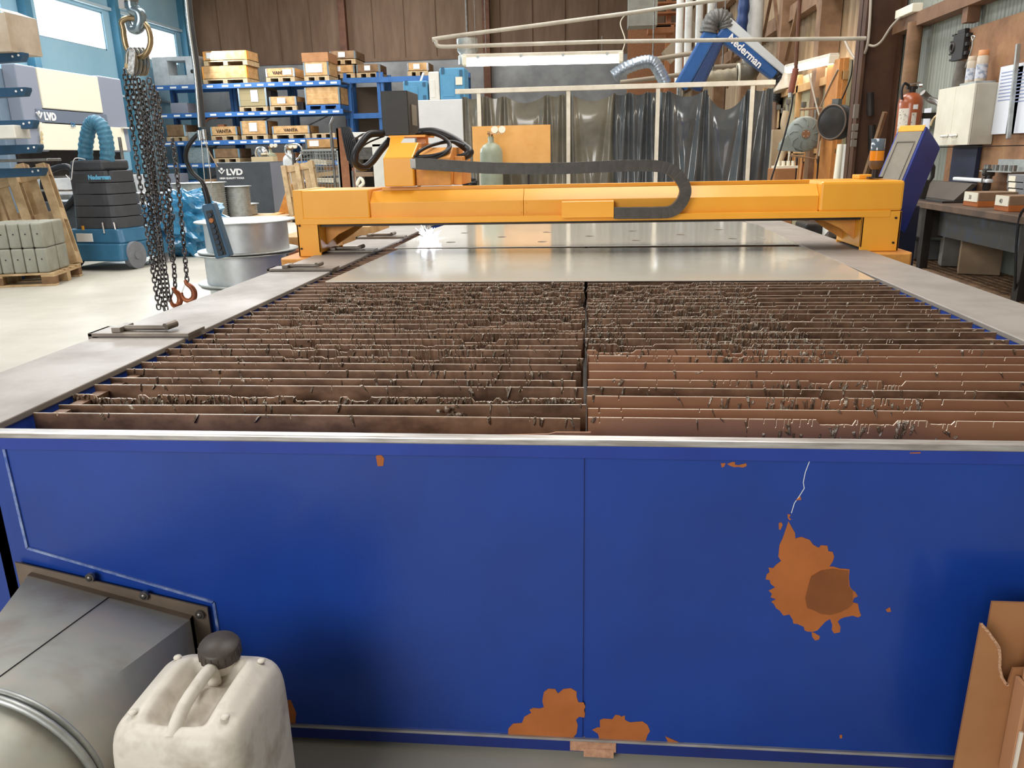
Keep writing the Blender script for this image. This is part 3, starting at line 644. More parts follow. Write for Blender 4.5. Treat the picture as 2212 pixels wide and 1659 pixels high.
# torn carton
CB = T('cardboard_box', 'torn brown cardboard box standing at the right end of the blue panel', 'cardboard box', (.9, 1.28, 0)); SHX = .022
EDG = mat('corrugated_edge', '#d2a98a', '#8f6242', 260, .8)
MB().box(.742, 1.15, 1.335, 1.34, .02, .478).build('back_wall', [CARD], CB, True)
FY = 1.29; out = [PY(px, py, FY) for px, py in ((2119, 1347), (2132, 1362), (2146, 1381), (2157, 1398), (2159, 1420), (2158, 1440), (2163, 1462), (2173, 1478), (2178, 1477))]
lb = PY(2098, 1500, FY).x - .01; out = [(lb, .02)] + [(q.x, q.z) for q in out] + [(out[-1].x + .004, .37), (1.1, .40), (1.1, .02)]
mb = MB(); mb.prism([(x, FY, z) for x, z in out], (0, .005, 0)); mb.build('front_wall', [CARD], CB, True, label='torn front wall')
mb = MB()
for a, b in zip(out[1:9], out[2:10]): mb.bar((a[0], FY - .001, a[1]), (b[0], FY - .001, b[1]), .003, .005)
mb.build('torn_edge', EDG, CB, True)
mb = MB().box(.775, .782, 1.25, 1.285, .16, .36).box(.785, .95, 1.278, 1.283, .10, .40); mb.build('flap', [mat('card_inner', '#b98763', None, rough=.7)], CB, True, bevel=.001)
MB().box(.777, .783, 1.245, 1.249, .17, .27).build('tape', mat('clear_tape', '#e0d6c8', None, rough=.2), CB, True)
MB().box(.71, 1.1, 1.29, 1.34, .0, .02).build('bottom', [CARD], CB, True)

# ================================================================== crane hook, chain sling, pendant control
ch = T('crane_hook', 'shiny crane bottom hook block hanging at the top left', 'crane hook', (-2.35, 4.2, 2.0))
def P42(px, py, Y=4.2): return PY(px, py, Y)
pts = [P42(283, 0), P42(286, 20), P42(300, 28), P42(304, 45), P42(297, 62), P42(284, 62), P42(277, 48)]
MB().tube(spl(pts, 6), .030, 14, rf=lambda t: 1.0 if t < .6 else 1 - (t - .6) * 1.2).build('hook', mat('hook_steel', '#6e8797', '#a3b4bd', 4, .25, metal=.8), ch, True)
a, b = P42(268, 0), P42(272, 20); MB().box(a.x - .02, a.x + .015, 4.17, 4.23, b.z, 2.5).build('safety_latch', CHROME, ch, True, bevel=.004)
MB().cyl((pts[0].x, 4.2, pts[0].z - .01), (pts[0].x, 4.2, 3.2), .035).build('shank', STEEL, ch, True)
sl = T('chain_sling', 'bundle of dark lifting chains with a master ring hanging from the crane hook', 'chain sling', (-2.35, 4.2, 1.8))
BRASS = mat('yellowish_worn_steel', '#b09b78', '#8d7a5c', 12, .35, metal=.7)
CHN = mat('dark_chain_steel', '#4c4a4a', '#34302f', 20, .28, metal=.85, c3='#6b6767')
rg = [P42(x, y) for x, y in ((266, 62), (263, 48), (275, 40), (300, 42), (318, 58), (325, 82), (323, 102), (314, 118), (300, 124), (284, 120), (273, 102), (268, 80))]
MB().tube(spl(rg, 4, True), .0145, 12, closed=True).build('master_ring', BRASS, sl, True, label='oblong master ring')
for i, (px, dy) in enumerate(((284, -.03), (293, 0), (302, .03), (310, .05))):
    q = [P42(px - 9, 118, 4.2 + dy), P42(px - 2, 106, 4.2 + dy), P42(px + 6, 116, 4.2 + dy), P42(px + 10, 140, 4.2 + dy), P42(px + 4, 160, 4.2 + dy), P42(px - 8, 150, 4.2 + dy)]
    MB().tube(spl(q, 4, True), .011, 10, closed=True).build('sub_link', mat('grey_blue_link', '#8796a3', '#9b8f78', 8, .35, metal=.7), sl, True)
a = P42(284, 133, 4.12); Mr = Matrix.Rotation(math.radians(-14), 3, 'Y')
mb = MB().obox(a, (.035, .004, .11), Matrix.Rotation(math.radians(14), 3, 'Y')); mb.build('tag_plate', mat('tag_metal', '#d8dadb', '#8a8a8a', 60, .35, metal=.3), sl, True, bevel=.003)
mb = MB()
for px, py in ((276, 143), (283, 150)): a = P42(px, py, 4.13); mb.obox(a, (.028, .02, .024), Matrix.Rotation(.2, 3, 'Y'))
mb.build('shortening_clutch', BRASS, sl, True, bevel=.003)
def link(mb, c, d, side, L=.034, w=.0105, r=.0042):
    u = V(d).normalized(); s = V(side); s = (s - u * s.dot(u)).normalized(); pts = []
    for k in range(12):
        a = 2 * PI * k / 12; ca, sa = math.cos(a), math.sin(a); pts.append(c + s * w * ca + u * ((L / 2 - w) * (1 if sa > 0 else -1) * (1 if abs(sa) > .2 else abs(sa) / .2) + w * sa))
    mb.tube(pts, r, 6, closed=True)
def chain(mb, path, pitch=.0255, seed=0):
    path = [V(p) for p in path]; i = 0; acc = 0; rnd = random.Random(seed); tot = sum((b - a).length for a, b in zip(path[:-1], path[1:])); k = 0; ang = rnd.uniform(0, 6)
    ds = [0]
    for a, b in zip(path[:-1], path[1:]): ds.append(ds[-1] + (b - a).length)
    t = pitch / 2
    while t < tot:
        while ds[i + 1] < t: i += 1
        u = (path[i + 1] - path[i]).normalized(); c = path[i] + u * (t - ds[i]); aa = ang + k * PI / 2 + rnd.gauss(0, .18); link(mb, c, u, (math.cos(aa), math.sin(aa), .05)); t += pitch; k += 1
strands = [(268, 150, 344, 672, 0), (279, 160, 354, 668, .05), (289, 160, 366, 650, -.03), (299, 170, 350, 480, .04), (310, 175, 360, 672, .0), (321, 170, 372, 560, -.05), (332, 185, 379, 628, .02), (341, 200, 370, 490, -.02), (306, 190, 345, 560, .07)]
for i, (a, b, c, d, dy) in enumerate(strands):
    p, q = P42(a, b, 4.2 + dy), P42(c, d, 4.2 + dy); m1 = p.lerp(q, .33) + V((R.uniform(-.008, .008), R.uniform(-.01, .01), 0)); m2 = p.lerp(q, .7) + V((R.uniform(-.01, .01), R.uniform(-.01, .01), 0))
    mb = MB(); chain(mb, spl([p, m1, m2, q], 6), seed=i); mb.build('chain_leg', CHN, sl, True)
p, q = P42(372, 300, 4.2), P42(404, 605, 4.2); mb = MB(); chain(mb, spl([p, P42(385, 400, 4.2), q], 8), seed=77); mb.build('chain_leg', CHN, sl, True)
p, q, r3 = P42(354, 480, 4.16), P42(366, 500, 4.16), P42(374, 460, 4.16); mb = MB(); chain(mb, spl([p, q, r3], 6), seed=78); mb.build('chain_leg', CHN, sl, True)
RHK = mat('red_brown_hook', '#a35f3c', '#7d4a33', 8, .4, metal=.4)
for i, (cx_, cy_, sc, ry) in enumerate(((405, 632, 1.0, .25), (378, 645, .9, 1.15))):
    c = P42(cx_, cy_, 4.2); cs, sn = math.cos(ry), math.sin(ry)
    def hp(u, v): return c + V((u * cs * sc, u * sn * sc, v * sc))
    pts = [hp(-.002, .072), hp(.004, .05), hp(.026, .028), hp(.036, 0), hp(.03, -.03), hp(.008, -.046), hp(-.018, -.04), hp(-.03, -.02), hp(-.032, .002)]
    h = MB().tube(spl(pts, 6), .0125, 12, rf=lambda t: .75 + .6 * math.sin(PI * min(1, t * 1.15)) - .5 * max(0, t - .8)).build('end_hook', RHK, sl, True, label='red-brown safety hook')
    MB().bar(hp(-.006, .05), hp(-.032, .0), .009, .006).build('latch', CHROME, h, True)
# pendant
pd = T('pendant_control', 'blue-grey crane pendant with a column of push buttons on a cable', 'crane control', (-2.08, 4.3, .9))
ax0, ax1 = PY(452, 440, 4.3), PY(486, 556, 4.3); u = (ax1 - ax0).normalized(); side = V((u.z * -1, 0, u.x)).normalized()
if side.x < 0: side = -side
def pq(t, s_, y): p = ax0.lerp(ax1, t) + side * s_; return V((p.x, 4.3 + y, p.z))
mb = MB(); poly = [pq(0, -.034, 0), pq(0, .034, 0), pq(.08, .036, 0), pq(.97, .045, 0), pq(1, .04, 0), pq(1, -.04, 0), pq(.97, -.045, 0), pq(.08, -.036, 0)]
mb.prism([p + V((0, -.03, 0)) for p in poly], (0, .06, 0)); mb.build('housing', mat('pendant_blue_grey', '#3f6480', '#365670', 6, .35, coat=.3), pd, True, bevel=.008)
mb = MB(); mb.prism([pq(.12, -.016, -.034), pq(.12, .022, -.034), pq(.95, .028, -.034), pq(.95, -.018, -.034)], (0, .004, 0)); mb.build('button_plate', BLACK, pd, True)
for k in range(8):
    c = pq(.20 + .1 * k, .003, -.034); MB().cyl(c, c + V((0, -.010, 0)), .0125, n=18).build('push_button', mat('orange_button', '#b5713c', None) if k == 1 else mat('dark_blue_button', '#24384a', None, rough=.35), pd, True)
def tubeP(name, pts, r, m, par, n=8): return MB().tube(spl([PY(*p) for p in pts], n), r, 10).build(name, m, par, True)
tubeP('gland', [(441, 405, 4.3), (447, 425, 4.3), (450, 440, 4.3)], .017, BLACK_R, pd)
tubeP('cable', [(434, 285, 4.3), (418, 300, 4.3), (404, 322, 4.3), (402, 345, 4.3), (415, 372, 4.3), (436, 392, 4.3), (443, 408, 4.3)], .012, BLACK_R, pd)
tubeP('hanging_cable', [(402, -60, 4.3), (410, 40, 4.3), (426, 160, 4.3), (437, 275, 4.3)], .020, mat('grey_black_cable', '#4b4d50', '#3c3e41', 6, .35), pd)
tubeP('strain_tube', [(398, -60, 4.28), (406, 40, 4.28), (422, 160, 4.28), (431, 275, 4.28)], .009, CHROME, pd)
for q in ([(434, 285, 4.3), (437, 330, 4.3), (446, 435, 4.3)], [(443, 285, 4.3), (450, 340, 4.3), (460, 432, 4.3)], [(436, 290, 4.3), (448, 320, 4.3), (470, 360, 4.4)]): tubeP('support_wire', q, .003, CHROME, pd)
for px, py in ((431, 290), (441, 288)): p = PY(px, py, 4.28); MB().cyl(p + V((0, 0, .02)), p - V((0, 0, .03)), .012, n=10).build('cable_clip', CHROME, pd, True)
# stacked flanged drums beyond the table
SPX, SPY = -2.42, 5.45
first = None
for k in range(4):
    z = .222 * k
    if first is None:
        t = T('flanged_drum', 'x', 'metal drum', (SPX, SPY, 0), 0, 'stack of flanged drums beside the table'); first = t
        mb = MB().lathe((0, 0, .010), (0, 0, 1), [(.285, 0), (.285, .196)], 48).lathe((0, 0, .010), (0, 0, 1), [(.275, .196), (.275, 0)], 48)
        mb.build('drum_wall', mat('bright_galvanised', '#d3d8da', '#bcc2c6', 5, .38, metal=.45), t)
        MB().lathe((0, 0, 0), (0, 0, 1), [(.275, 0), (.345, 0), (.347, .006), (.345, .010), (.275, .010)], 48).build('flange', GALV, t)
        MB().lathe((0, 0, .206), (0, 0, 1), [(.275, 0), (.345, 0), (.347, .004), (.345, .008), (.275, .008)], 48).build('flange', GALV, t)
        MB().box(-.27, .27, -.01, .01, .02, .15).box(-.01, .01, -.27, .27, .02, .15).build('inner_cross', GALV, t)
        MB().box(-.02, .02, -.292, -.284, .02, .19).build('seam', STEEL, t)
        o = t
    else: o = dup(first, (SPX + R.uniform(-.015, .015), SPY + R.uniform(-.015, .015), z), k * .9)
    o['label'] = ['galvanised flanged drum at the bottom of the stack beside the table', 'galvanised flanged drum second from the floor in the stack', 'galvanised flanged drum second from the top of the stack', 'galvanised flanged drum on top of the stack, open end up'][k]
o = MB().obox((-2.85, 5.0, .03), (.5, .9, .06), Matrix.Rotation(.3, 3, 'Z')).build('steel_offcut', mat('white_painted_board', '#dcd7cd', '#c5bfb3', 3)); tag(o, 'flat pale board lying on the floor beside the drum stack', 'board')

# ================================================================== left side of the hall
def pallet(loc, rz=0, label='', group=None, L=1.2, W_=.8, m=None, near=False, Mx=None):
    m = m or WOOD; t = T('pallet', label, 'pallet', loc, rz, group); X = Mx
    def nb(): q = MB(); q.X = X; return q
    if near:
        for k in range(5): y = -W_ / 2 + k * (W_ - .12) / 4; nb().box(-L / 2, L / 2, y, y + (.145 if k in (0, 4) else .10) - (.025 if k == 4 else 0), .122, .144).build('deck_board', m, t, bevel=.003)
        for x in (-L / 2, -.07, L / 2 - .14): nb().box(x, x + .14, -W_ / 2, W_ / 2, .10, .122).build('cross_board', m, t, bevel=.003)
        for x in (-L / 2, -.07, L / 2 - .14):
            for y in (-W_ / 2, -.05, W_ / 2 - .10): nb().box(x, x + .14, y, y + .10, .022, .10).build('block', WOOD_D if R.random() < .3 else m, t, bevel=.003)
        for y in (-W_ / 2, -.05, W_ / 2 - .10): nb().box(-L / 2, L / 2, y, y + .10, 0, .022).build('bottom_board', m, t, bevel=.003)
    else:
        q = nb()
        for k in range(5): y = -W_ / 2 + k * (W_ - .12) / 4; q.box(-L / 2, L / 2, y, y + .12, .122, .144)
        for x in (-L / 2, -.07, L / 2 - .14): q.box(x, x + .14, -W_ / 2, W_ / 2, .10, .122)
        q.build('deck', m, t)
        for y in (-W_ / 2, -.05, W_ / 2 - .10):
            q = nb().box(-L / 2, L / 2, y, y + .10, 0, .022)
            for x in (-L / 2, -.07, L / 2 - .14): q.box(x, x + .14, y, y + .10, .022, .10)
            q.build('runner', m, t)
    return t
for i, (px, Y, lab) in enumerate(((112, 8.75, 'wooden pallet on end leaning left, in front, beside the dark extractor'), (40, 9.05, 'wooden pallet on end leaning behind another pallet at the left edge'))):
    c = PZ(px - 30, 590, 0); 
    Mx = Matrix.Rotation(math.radians(-14), 4, 'Y') @ Matrix.Rotation(math.radians(-90), 4, 'Y') @ Matrix.Translation((.6, 0, 0)) if False else None
    M1 = Matrix.Rotation(math.radians(-10), 4, 'X') @ Matrix.Rotation(math.radians(-13), 4, 'Y') @ Matrix(((0, 1, 0, 0), (0, 0, 1, 0), (1, 0, 0, .6), (0, 0, 0, 1)))
    pallet((-6.42 - .42 * i, 8.75 + .22 * i, .075), math.radians(12), lab, 'pallets leaning at the left', near=True, Mx=M1)
pl_c = V((-6.52, 8.35, 0)); prz = math.radians(14)
pallet(tuple(pl_c), prz, 'wooden pallet on the floor at the left edge carrying grey canisters', near=True)
cn = None; Rz = Matrix.Rotation(prz, 3, 'Z'); KG = mat('grey_green_canister', '#9c9c90', '#8a8a7e', 5, .6)
rowt = ['lower', 'upper']; colt = ['leftmost', 'second from left', 'third from left', 'fourth from left', 'rightmost']
for lv in range(2):
    for k in range(5):
        for dp in range(2):
            loc = pl_c + Rz @ V((.50 - .122 * (4 - k), -.25 + dp * .3, .146 + lv * .272))
            lab = 'square grey canister with a small hole, %s layer, %s of the %s row' % (rowt[lv], colt[k], ('front', 'back')[dp])
            if cn is None:
                cn = T('canister', lab, 'canister', loc, prz, 'grey canisters on the pallet'); MB().box(-.059, .059, -.14, .14, 0, .268).build('body', KG, cn, bevel=.018); MB().cyl((0, -.143, .15), (0, -.139, .15), .008, n=10).build('hole', BLACK, cn)
            else: dup(cn, loc, prz, lab)
# cantilever rack
cr_ = T('cantilever_rack', 'dark blue cantilever rack with stepped arms at the left edge', 'rack', (-7.5, 8.6, 0))
MB().box(-7.7, -7.5, 8.5, 8.72, 0, 3).build('column', RACK, cr_, True); MB().box(-7.9, -6.6, 8.5, 8.72, 0, .12).build('base', RACK, cr_, True)
ARM = mat('dusty_dark_blue_arm', '#2d5070', '#27465f', 4, .5)
for px, py in ((55, 120), (62, 195), (78, 265), (88, 318), (97, 368)):
    e = PY(px, py, 8.6); MB().prism([(-7.6, 8.56, e.z - .1), (e.x - .04, 8.56, e.z - .06), (e.x, 8.56, e.z - .0), (e.x, 8.56, e.z + .03), (-7.6, 8.56, e.z + .03)], (0, .1, 0)).build('arm', ARM, cr_, True, bevel=.004)
    MB().cyl((e.x - .05, 8.555, e.z), (e.x - .05, 8.562, e.z), .012, n=10).cyl((e.x - .12, 8.555, e.z - .01), (e.x - .12, 8.562, e.z - .01), .012, n=10).build('bolt_hole', PAPER, cr_, True)
def boxthing(name, lab, cat, px0, py0, px1, py1, Y, dep, m, rz=0, bevel=.005, group=None, parts=None):
    x0, x1, z0, z1 = FB(px0, py0, px1, py1, Y); o = MB().box(x0, x1, Y, Y + dep, z0, z1).build(name, m, None, bevel=bevel); tag(o, lab, cat, group); return o, (x0, x1, z0, z1)
e = PY(40, 112, 8.5)
t = T('carton', 'open pale carton on the top arm of the cantilever rack', 'carton', (e.x - .3, 8.6, e.z))
MB().box(-.35, .26, -.15, .35, 0, .38).build('body', mat('pale_card', '#cdbfae', '#b3a18c', 3), t, bevel=.004); MB().box(-.36, .0, -.155, -.15, .2, .36).build('paper_label', PAPER, t)
MB().prism([(.26, -.15, .38), (.26, .35, .38), (.05, .35, .46), (.05, -.15, .46)], (.0, 0, .006)).build('flap', _mats['pale_card'], t)
for i, (px, py, w_, h_) in enumerate(((12, 300, .2, .14), (25, 350, .5, .03))):
    e = PY(px, py, 8.55); o = MB().box(e.x - w_, e.x + w_, 8.45, 8.7, e.z, e.z + h_).build(('white_tubes', 'flat_bar_stock')[i].replace('white_tubes', 'white_profile'), WHITE if i == 0 else STEEL, None, bevel=.01); tag(o, ('white boxed profile lying on an arm of the cantilever rack', 'flat steel bars lying on the lower arm of the cantilever rack')[i], ('profile', 'steel bars')[i])

# mobile fume extractor
vx, vy = -6.12, 9.75
fu = T('fume_extractor', 'mobile fume extractor with dark ribbed body, blue base and looped hose', 'fume extractor', (vx, vy, 0), math.radians(-8))
DKB = mat('dark_grey_rotomould', '#45474c', '#3b3d42', 5, .5)
mb = MB(); zz = [.50, .635, .643, .775, .783, .915, .923, 1.055, 1.063, 1.20]
for a, b in zip(zz[:-1:2], zz[1::2]):
    s0, s1 = 1 - (a - .5) * .22, 1 - (b - .5) * .22; vs = [(x * s, y * s, z) for z, s in ((a, s0), (b, s1)) for x, y in rrect(.36, .30, .16, 4)]
    nn = 20; mb._a(vs, [(i, (i + 1) % nn, nn + (i + 1) % nn, nn + i) for i in range(nn)] + [tuple(range(nn - 1, -1, -1)), tuple(range(nn, 2 * nn))], 0, False)
mb.build('filter_body', DKB, fu, bevel=.008)
MB().box(-.27, .27, -.22, .22, .5, 1.2).build('inner_core', BLACK, fu)
mb = MB().box(-.26, .22, -.24, .24, 1.20, 1.33); mb.prism([(-.28, -.26, .5), (.0, -.26, .5), (.0, .2, .5), (-.28, .2, .5)], (0, 0, .7)); mb.build('top_housing', DKB, fu, bevel=.03)
mb = MB()
def rs(mb, z0, z1, a, b, c, d, r=.06, dy=0):
    vs = [(x, y + dy, z) for z, (hw, hl) in ((z0, (a, b)), (z1, (c, d))) for x, y in rrect(hw, hl, r, 4)]; nn = 20
    mb._a(vs, [(i, (i + 1) % nn, nn + (i + 1) % nn, nn + i) for i in range(nn)] + [tuple(range(nn - 1, -1, -1)), tuple(range(nn, 2 * nn))], 0, False)
rs(mb, .33, .50, .46, .40, .37, .32); rs(mb, .12, .33, .50, .50, .46, .42); mb.build('blue_base', TEAL, fu, bevel=.02, label='teal-blue base')
MB().box(-.13, .10, -.475, -.465, .36, .46).build('rating_plate', PAPER, fu)
MB().box(-.06, -.03, -.44, -.43, .50, .55).build('switch', mat('orange_switch', '#e0a030', None), fu)
for x, y, r, w_ in ((.47, -.22, .17, .07), (-.45, -.22, .17, .07), (.42, .38, .09, .04)): MB().cyl((x - w_ / 2, y, r), (x + w_ / 2, y, r), r, n=28).cyl((x + w_ / 2, y, r), (x + w_ / 2 + .01, y, r), r * .3, n=14).build('wheel', mat('grey_wheel', '#7d8189', '#6b6e75', 4, .6), fu, bevel=.01)
mb = MB(); C_ = spl([(-.18, -.05, 1.28), (-.14, -.05, 1.5), (-.04, -.05, 1.72), (.06, -.05, 1.78), (.15, -.05, 1.70), (.17, -.05, 1.5), (.13, -.05, 1.28)], 14)
mb.tube(C_, .085, 20, rf=lambda t: 1 + .06 * math.sin(t * 2 * PI * 62)); mb.build('flexible_hose', mat('teal_hose', '#4d86a2', '#3c6f8a', 20, .45), fu, label='teal ribbed hose bent in a loop')
txt('Nederman', .075, mat('light_blue_print', '#6db8e0', None), fu, (-.0, -.262, 1.10), (1, 0, 0), (0, 0, 1), w=False, ext=.002, off=.003)
MB().tube(spl([(-.3, -.28, 1.16), (-.22, -.3, 1.1), (-.2, -.28, 1.2), (-.15, -.26, 1.35), (-.05, -.2, 1.34)], 6), .006, 6).build('cable', PAPER, fu)
for x in (.18, .32): MB().cyl((x, -.35 if x < .3 else -.31, .45), (x - .02, -.33 if x < .3 else -.3, .58), .012, n=8).build('latch', CHROME, fu)
# bundle of blue film behind it
def lumpy(name, lab, cat, c, sz, m, seed, amp=.12, n=26, fr=5.):
    rr = random.Random(seed); ph = [rr.uniform(0, 6) for _ in range(12)]; mb = MB()
    def fn(u, v):
        a, b = 2 * PI * u, PI * v; d = V((math.sin(b) * math.cos(a), math.sin(b) * math.sin(a), math.cos(b)))
        k = 1 + amp * (math.sin(fr * d.x * 2 + ph[0]) * math.sin(fr * d.y * 1.7 + ph[1]) + abs(math.sin(fr * d.z * 2.3 + fr * d.x + ph[2])) - .5 + .5 * math.sin(fr * 3 * d.z + ph[3] + 3 * math.sin(3 * a + ph[4])))
        e = .8; sq = lambda t: math.copysign(abs(t) ** e, t)
        return V(c) + V((sq(d.x) * sz[0] * k, sq(d.y) * sz[1] * k, sq(d.z) * sz[2] * k))
    mb.grid(fn, n * 2, n, sm=False); o = mb.build(name, m); return tag(o, lab, cat)
lumpy('plastic_film_bundle', 'crumpled bundle of shiny blue plastic film beside the extractor', 'plastic film', (-5.75, 10.9, .42), (.55, .4, .44), WRAP, 3, .13)
# black machine hoses/trolley between pallet and extractor
t = T('welding_machine', 'dark machine with handles half hidden behind the extractor', 'machine', (-7.3, 10.6, 0))
MB().box(-.35, .45, -.25, .3, .1, .8).build('body', GREY, t, bevel=.02); MB().tube(spl([(-.2, -.1, .8), (-.1, -.15, 1.15), (.3, -.2, 1.25), (.42, -.25, .95), (.2, -.3, .7)], 8), .04, 10).build('hose', BLACK_R, t)
MB().tube([(-.3, -.25, .8), (-.3, -.3, .95), (.4, -.3, .95), (.4, -.25, .8)], .015, 8).build('handle', STEEL, t); 
for s in (-.3, .4): MB().cyl((s, -.3, .1), (s, -.2, .1), .1, n=18).build('wheel', BLACK_R, t)
# press brake along the left wall
bk = T('press_brake', 'large grey and white press brake standing along the left wall', 'press brake', (-11, 17, 0))
def yz(px, py, X=-11.): p = PX(px, py, X); return p.y, p.z
MB().box(-12.6, -11.12, 15.2, 19.0, 0, .3).box(-12.6, -11.3, 15.0, 19.0, .3, 3.1).build('frame', mat('brake_frame_grey', '#7c8ea0', '#6f8092', 2, .5), bk, True, bevel=.02)
MB().box(-11.3, -11.0, 15.25, 15.85, 1.55, 3.18).build('left_upright', mat('brake_panel_grey', '#8c93a3', None, rough=.45), bk, True, bevel=.03)
MB().box(-11.3, -11.0, 17.92, 18.85, 1.55, 3.2).build('right_upright', _mats['brake_panel_grey'], bk, True, bevel=.03)
MB().box(-11.25, -10.98, 15.86, 17.9, 2.39, 3.17).build('white_ram_panel', CREAM, bk, True, bevel=.02)
MB().box(-11.25, -10.97, 15.6, 18.0, 2.12, 2.37).build('name_band', mat('band_dark_grey', '#6c7687', None), bk, True, bevel=.008)
MB().prism([(-11.2, 15.6, 1.58), (-10.95, 15.6, 1.58), (-10.98, 15.6, 2.1), (-11.2, 15.6, 2.1)], (0, 3.0, 0)).build('lower_apron', CREAM, bk, True, bevel=.01)
MB().box(-11.6, -11.25, 15.2, 18.9, 1.0, 1.58).build('tool_gap', DARKST, bk, True)
MB().box(-11.3, -10.8, 15.2, 18.9, .0, 1.02).build('bed', mat('bed_pale', '#c6c9cc', '#aab0b5', 3), bk, True, bevel=.02)
MB().box(-11.1, -10.9, 15.3, 18.8, 1.02, 1.06).build('bed_rail', STEEL, bk, True)
mb = MB(); 
for y in (15.25, 18.5): mb.box(-10.98, -10.9, y, y + .35, 2.08, 2.11)
mb.build('bracket', WHITE, bk, True)
y_, z_ = yz(92, 251); txt('LVD', .20, PAPER, bk, (-10.965, y_, 2.17), (0, 1, 0), (0, 0, 1), off=.012, ext=.004); 
MB().tube([(-10.962, y_ - .22, 2.30), (-10.962, y_ - .14, 2.19), (-10.962, y_ - .06, 2.30)], .018, 6).sph((-10.962, y_ - .14, 2.30), .035, 10, sc=(.3, 1, 1)).build('emblem', PAPER, bk, True)
y_, z_ = yz(150, 274); txt('EA', .13, mat('blue_print', '#3c7fb0', None), bk, (-10.955, y_, z_), (0, 1, 0), (0, 0, 1), ext=.004)
for k in range(3): y_, z_ = yz(88, 292 + 9 * k, -10.94); MB().prism([(-10.952, y_, z_), (-10.952, y_ + .10, z_), (-10.952, y_ + .05, z_ + .09)], (.006, 0, 0)).build('warning_triangle', mat('warning_tan', '#c9b48a', None), bk, True)
# red post-ish handle stand by the brake
t = T('foot_pedal_stand', 'thin grey pedal stand beside the press brake', 'stand', (-8.6, 14.4, 0)); MB().box(-.2, .2, -.2, .2, 0, .04).build('base', STEEL, t); MB().cyl((0, 0, .04), (0, 0, 1.75), .03, n=10).build('post', STEEL, t); MB().box(-.1, .1, -.08, .08, 1.0, 1.1).build('switch_box', PAPER, t)
# rollers/long tubes on a stand in front of the brake
t = T('tube_stock', 'long grey tubes lying on trestles in front of the press brake', 'tubes', (-8.5, 13.2, .7))
for k in range(3): MB().cyl((-9.6, 13.1 + k * .16, .72 - .0 * k), (-6.9, 13.1 + k * .16, .72), .07, n=18).build('tube', GREYL if k else STEEL, t, True)
for x in (-9.3, -7.2): MB().box(x - .05, x + .05, 13.0, 13.5, .0, .65).build('trestle', WOOD_D, t, True)

# ================================================================== pallet racking at the back
RY = 25.0
LV = [PY(560, y, RY).z for y in (178, 240, 301, 350)] + [.72]
ups = [PY(x, 260, RY).x for x in (338, 478, 608, 742)]
for b in range(3):
    t = T('pallet_rack', 'blue pallet rack bay of the back wall, %s' % ('left one behind the chains', 'middle one behind the grey cabinet', 'right one behind the mesh cage')[b], 'pallet rack', ((ups[b] + ups[b + 1]) / 2, RY + .5, 0), 0, 'blue pallet racking along the back')
    for x in (ups[b] + .01, ups[b + 1] - .11):
        for y in (RY + 1.06, RY + 1.26): MB().box(x, x + .10, y, y + .10, 0, LV[0] + .02).build('upright', RACK, t, True)
    mb = MB()
    for z in (.4, 1.3, 2.2): mb.bar((ups[b] + .06, RY + 1.2, z), (ups[b + 1] - .1, RY + 1.2, z + .75), .04, .04)
    mb.build('brace', STEEL, t, True)
    for z in LV:
        bm_ = MB().box(ups[b], ups[b + 1], RY, RY + .06, z - .14, z).build('front_beam', RACK, t, True)
        MB().box(ups[b], ups[b + 1], RY + 1.16, RY + 1.22, z - .14, z).build('rear_beam', RACK, t, True)
        MB().box(ups[b] + .02, ups[b + 1] - .02, RY + .06, RY + 1.1, z - .05, z - .02).build('shelf_deck', STEEL, t, True)
        for f in (.08, .28, .46, .66, .84): x = ups[b] + (ups[b + 1] - ups[b]) * f; MB().box(x, x + .2, RY - .006, RY, z - .10, z - .045).build('location_label', PAPER, bm_, True)
# second run of racking further right
u2 = [PY(x, 260, 26.2).x for x in (748, 826, 1010)]; L2 = [PY(780, 168, 26.2).z, PY(780, 245, 26.2).z, 1.4]
for b in range(2):
    t = T('pallet_rack', ('narrow blue rack bay right of the main racking, behind the red-brown post', 'blue rack bay behind the blue plastic containers')[b], 'pallet rack', ((u2[b] + u2[b + 1]) / 2, 26.6, 0), 0, 'blue pallet racking along the back')
    for x in (u2[b] + .01, u2[b + 1] - .11):
        for y in (26.2, 27.2): MB().box(x, x + .1, y, y + .1, 0, L2[0] + .15).build('upright', RACK, t, True)
    for z in L2: MB().box(u2[b], u2[b + 1], 26.14, 26.2, z - .16, z).build('front_beam', RACK, t, True); MB().box(u2[b], u2[b + 1], 26.2, 27.3, z - .05, z - .02).build('shelf_deck', STEEL, t, True)
    if b == 0: MB().box(u2[b] + .12, u2[b + 1] - .12, 27.2, 27.25, 1.5, L2[0] - .2).build('back_sheet', mat('brown_hardboard', '#6a5a4c', None, rough=.8), t, True)

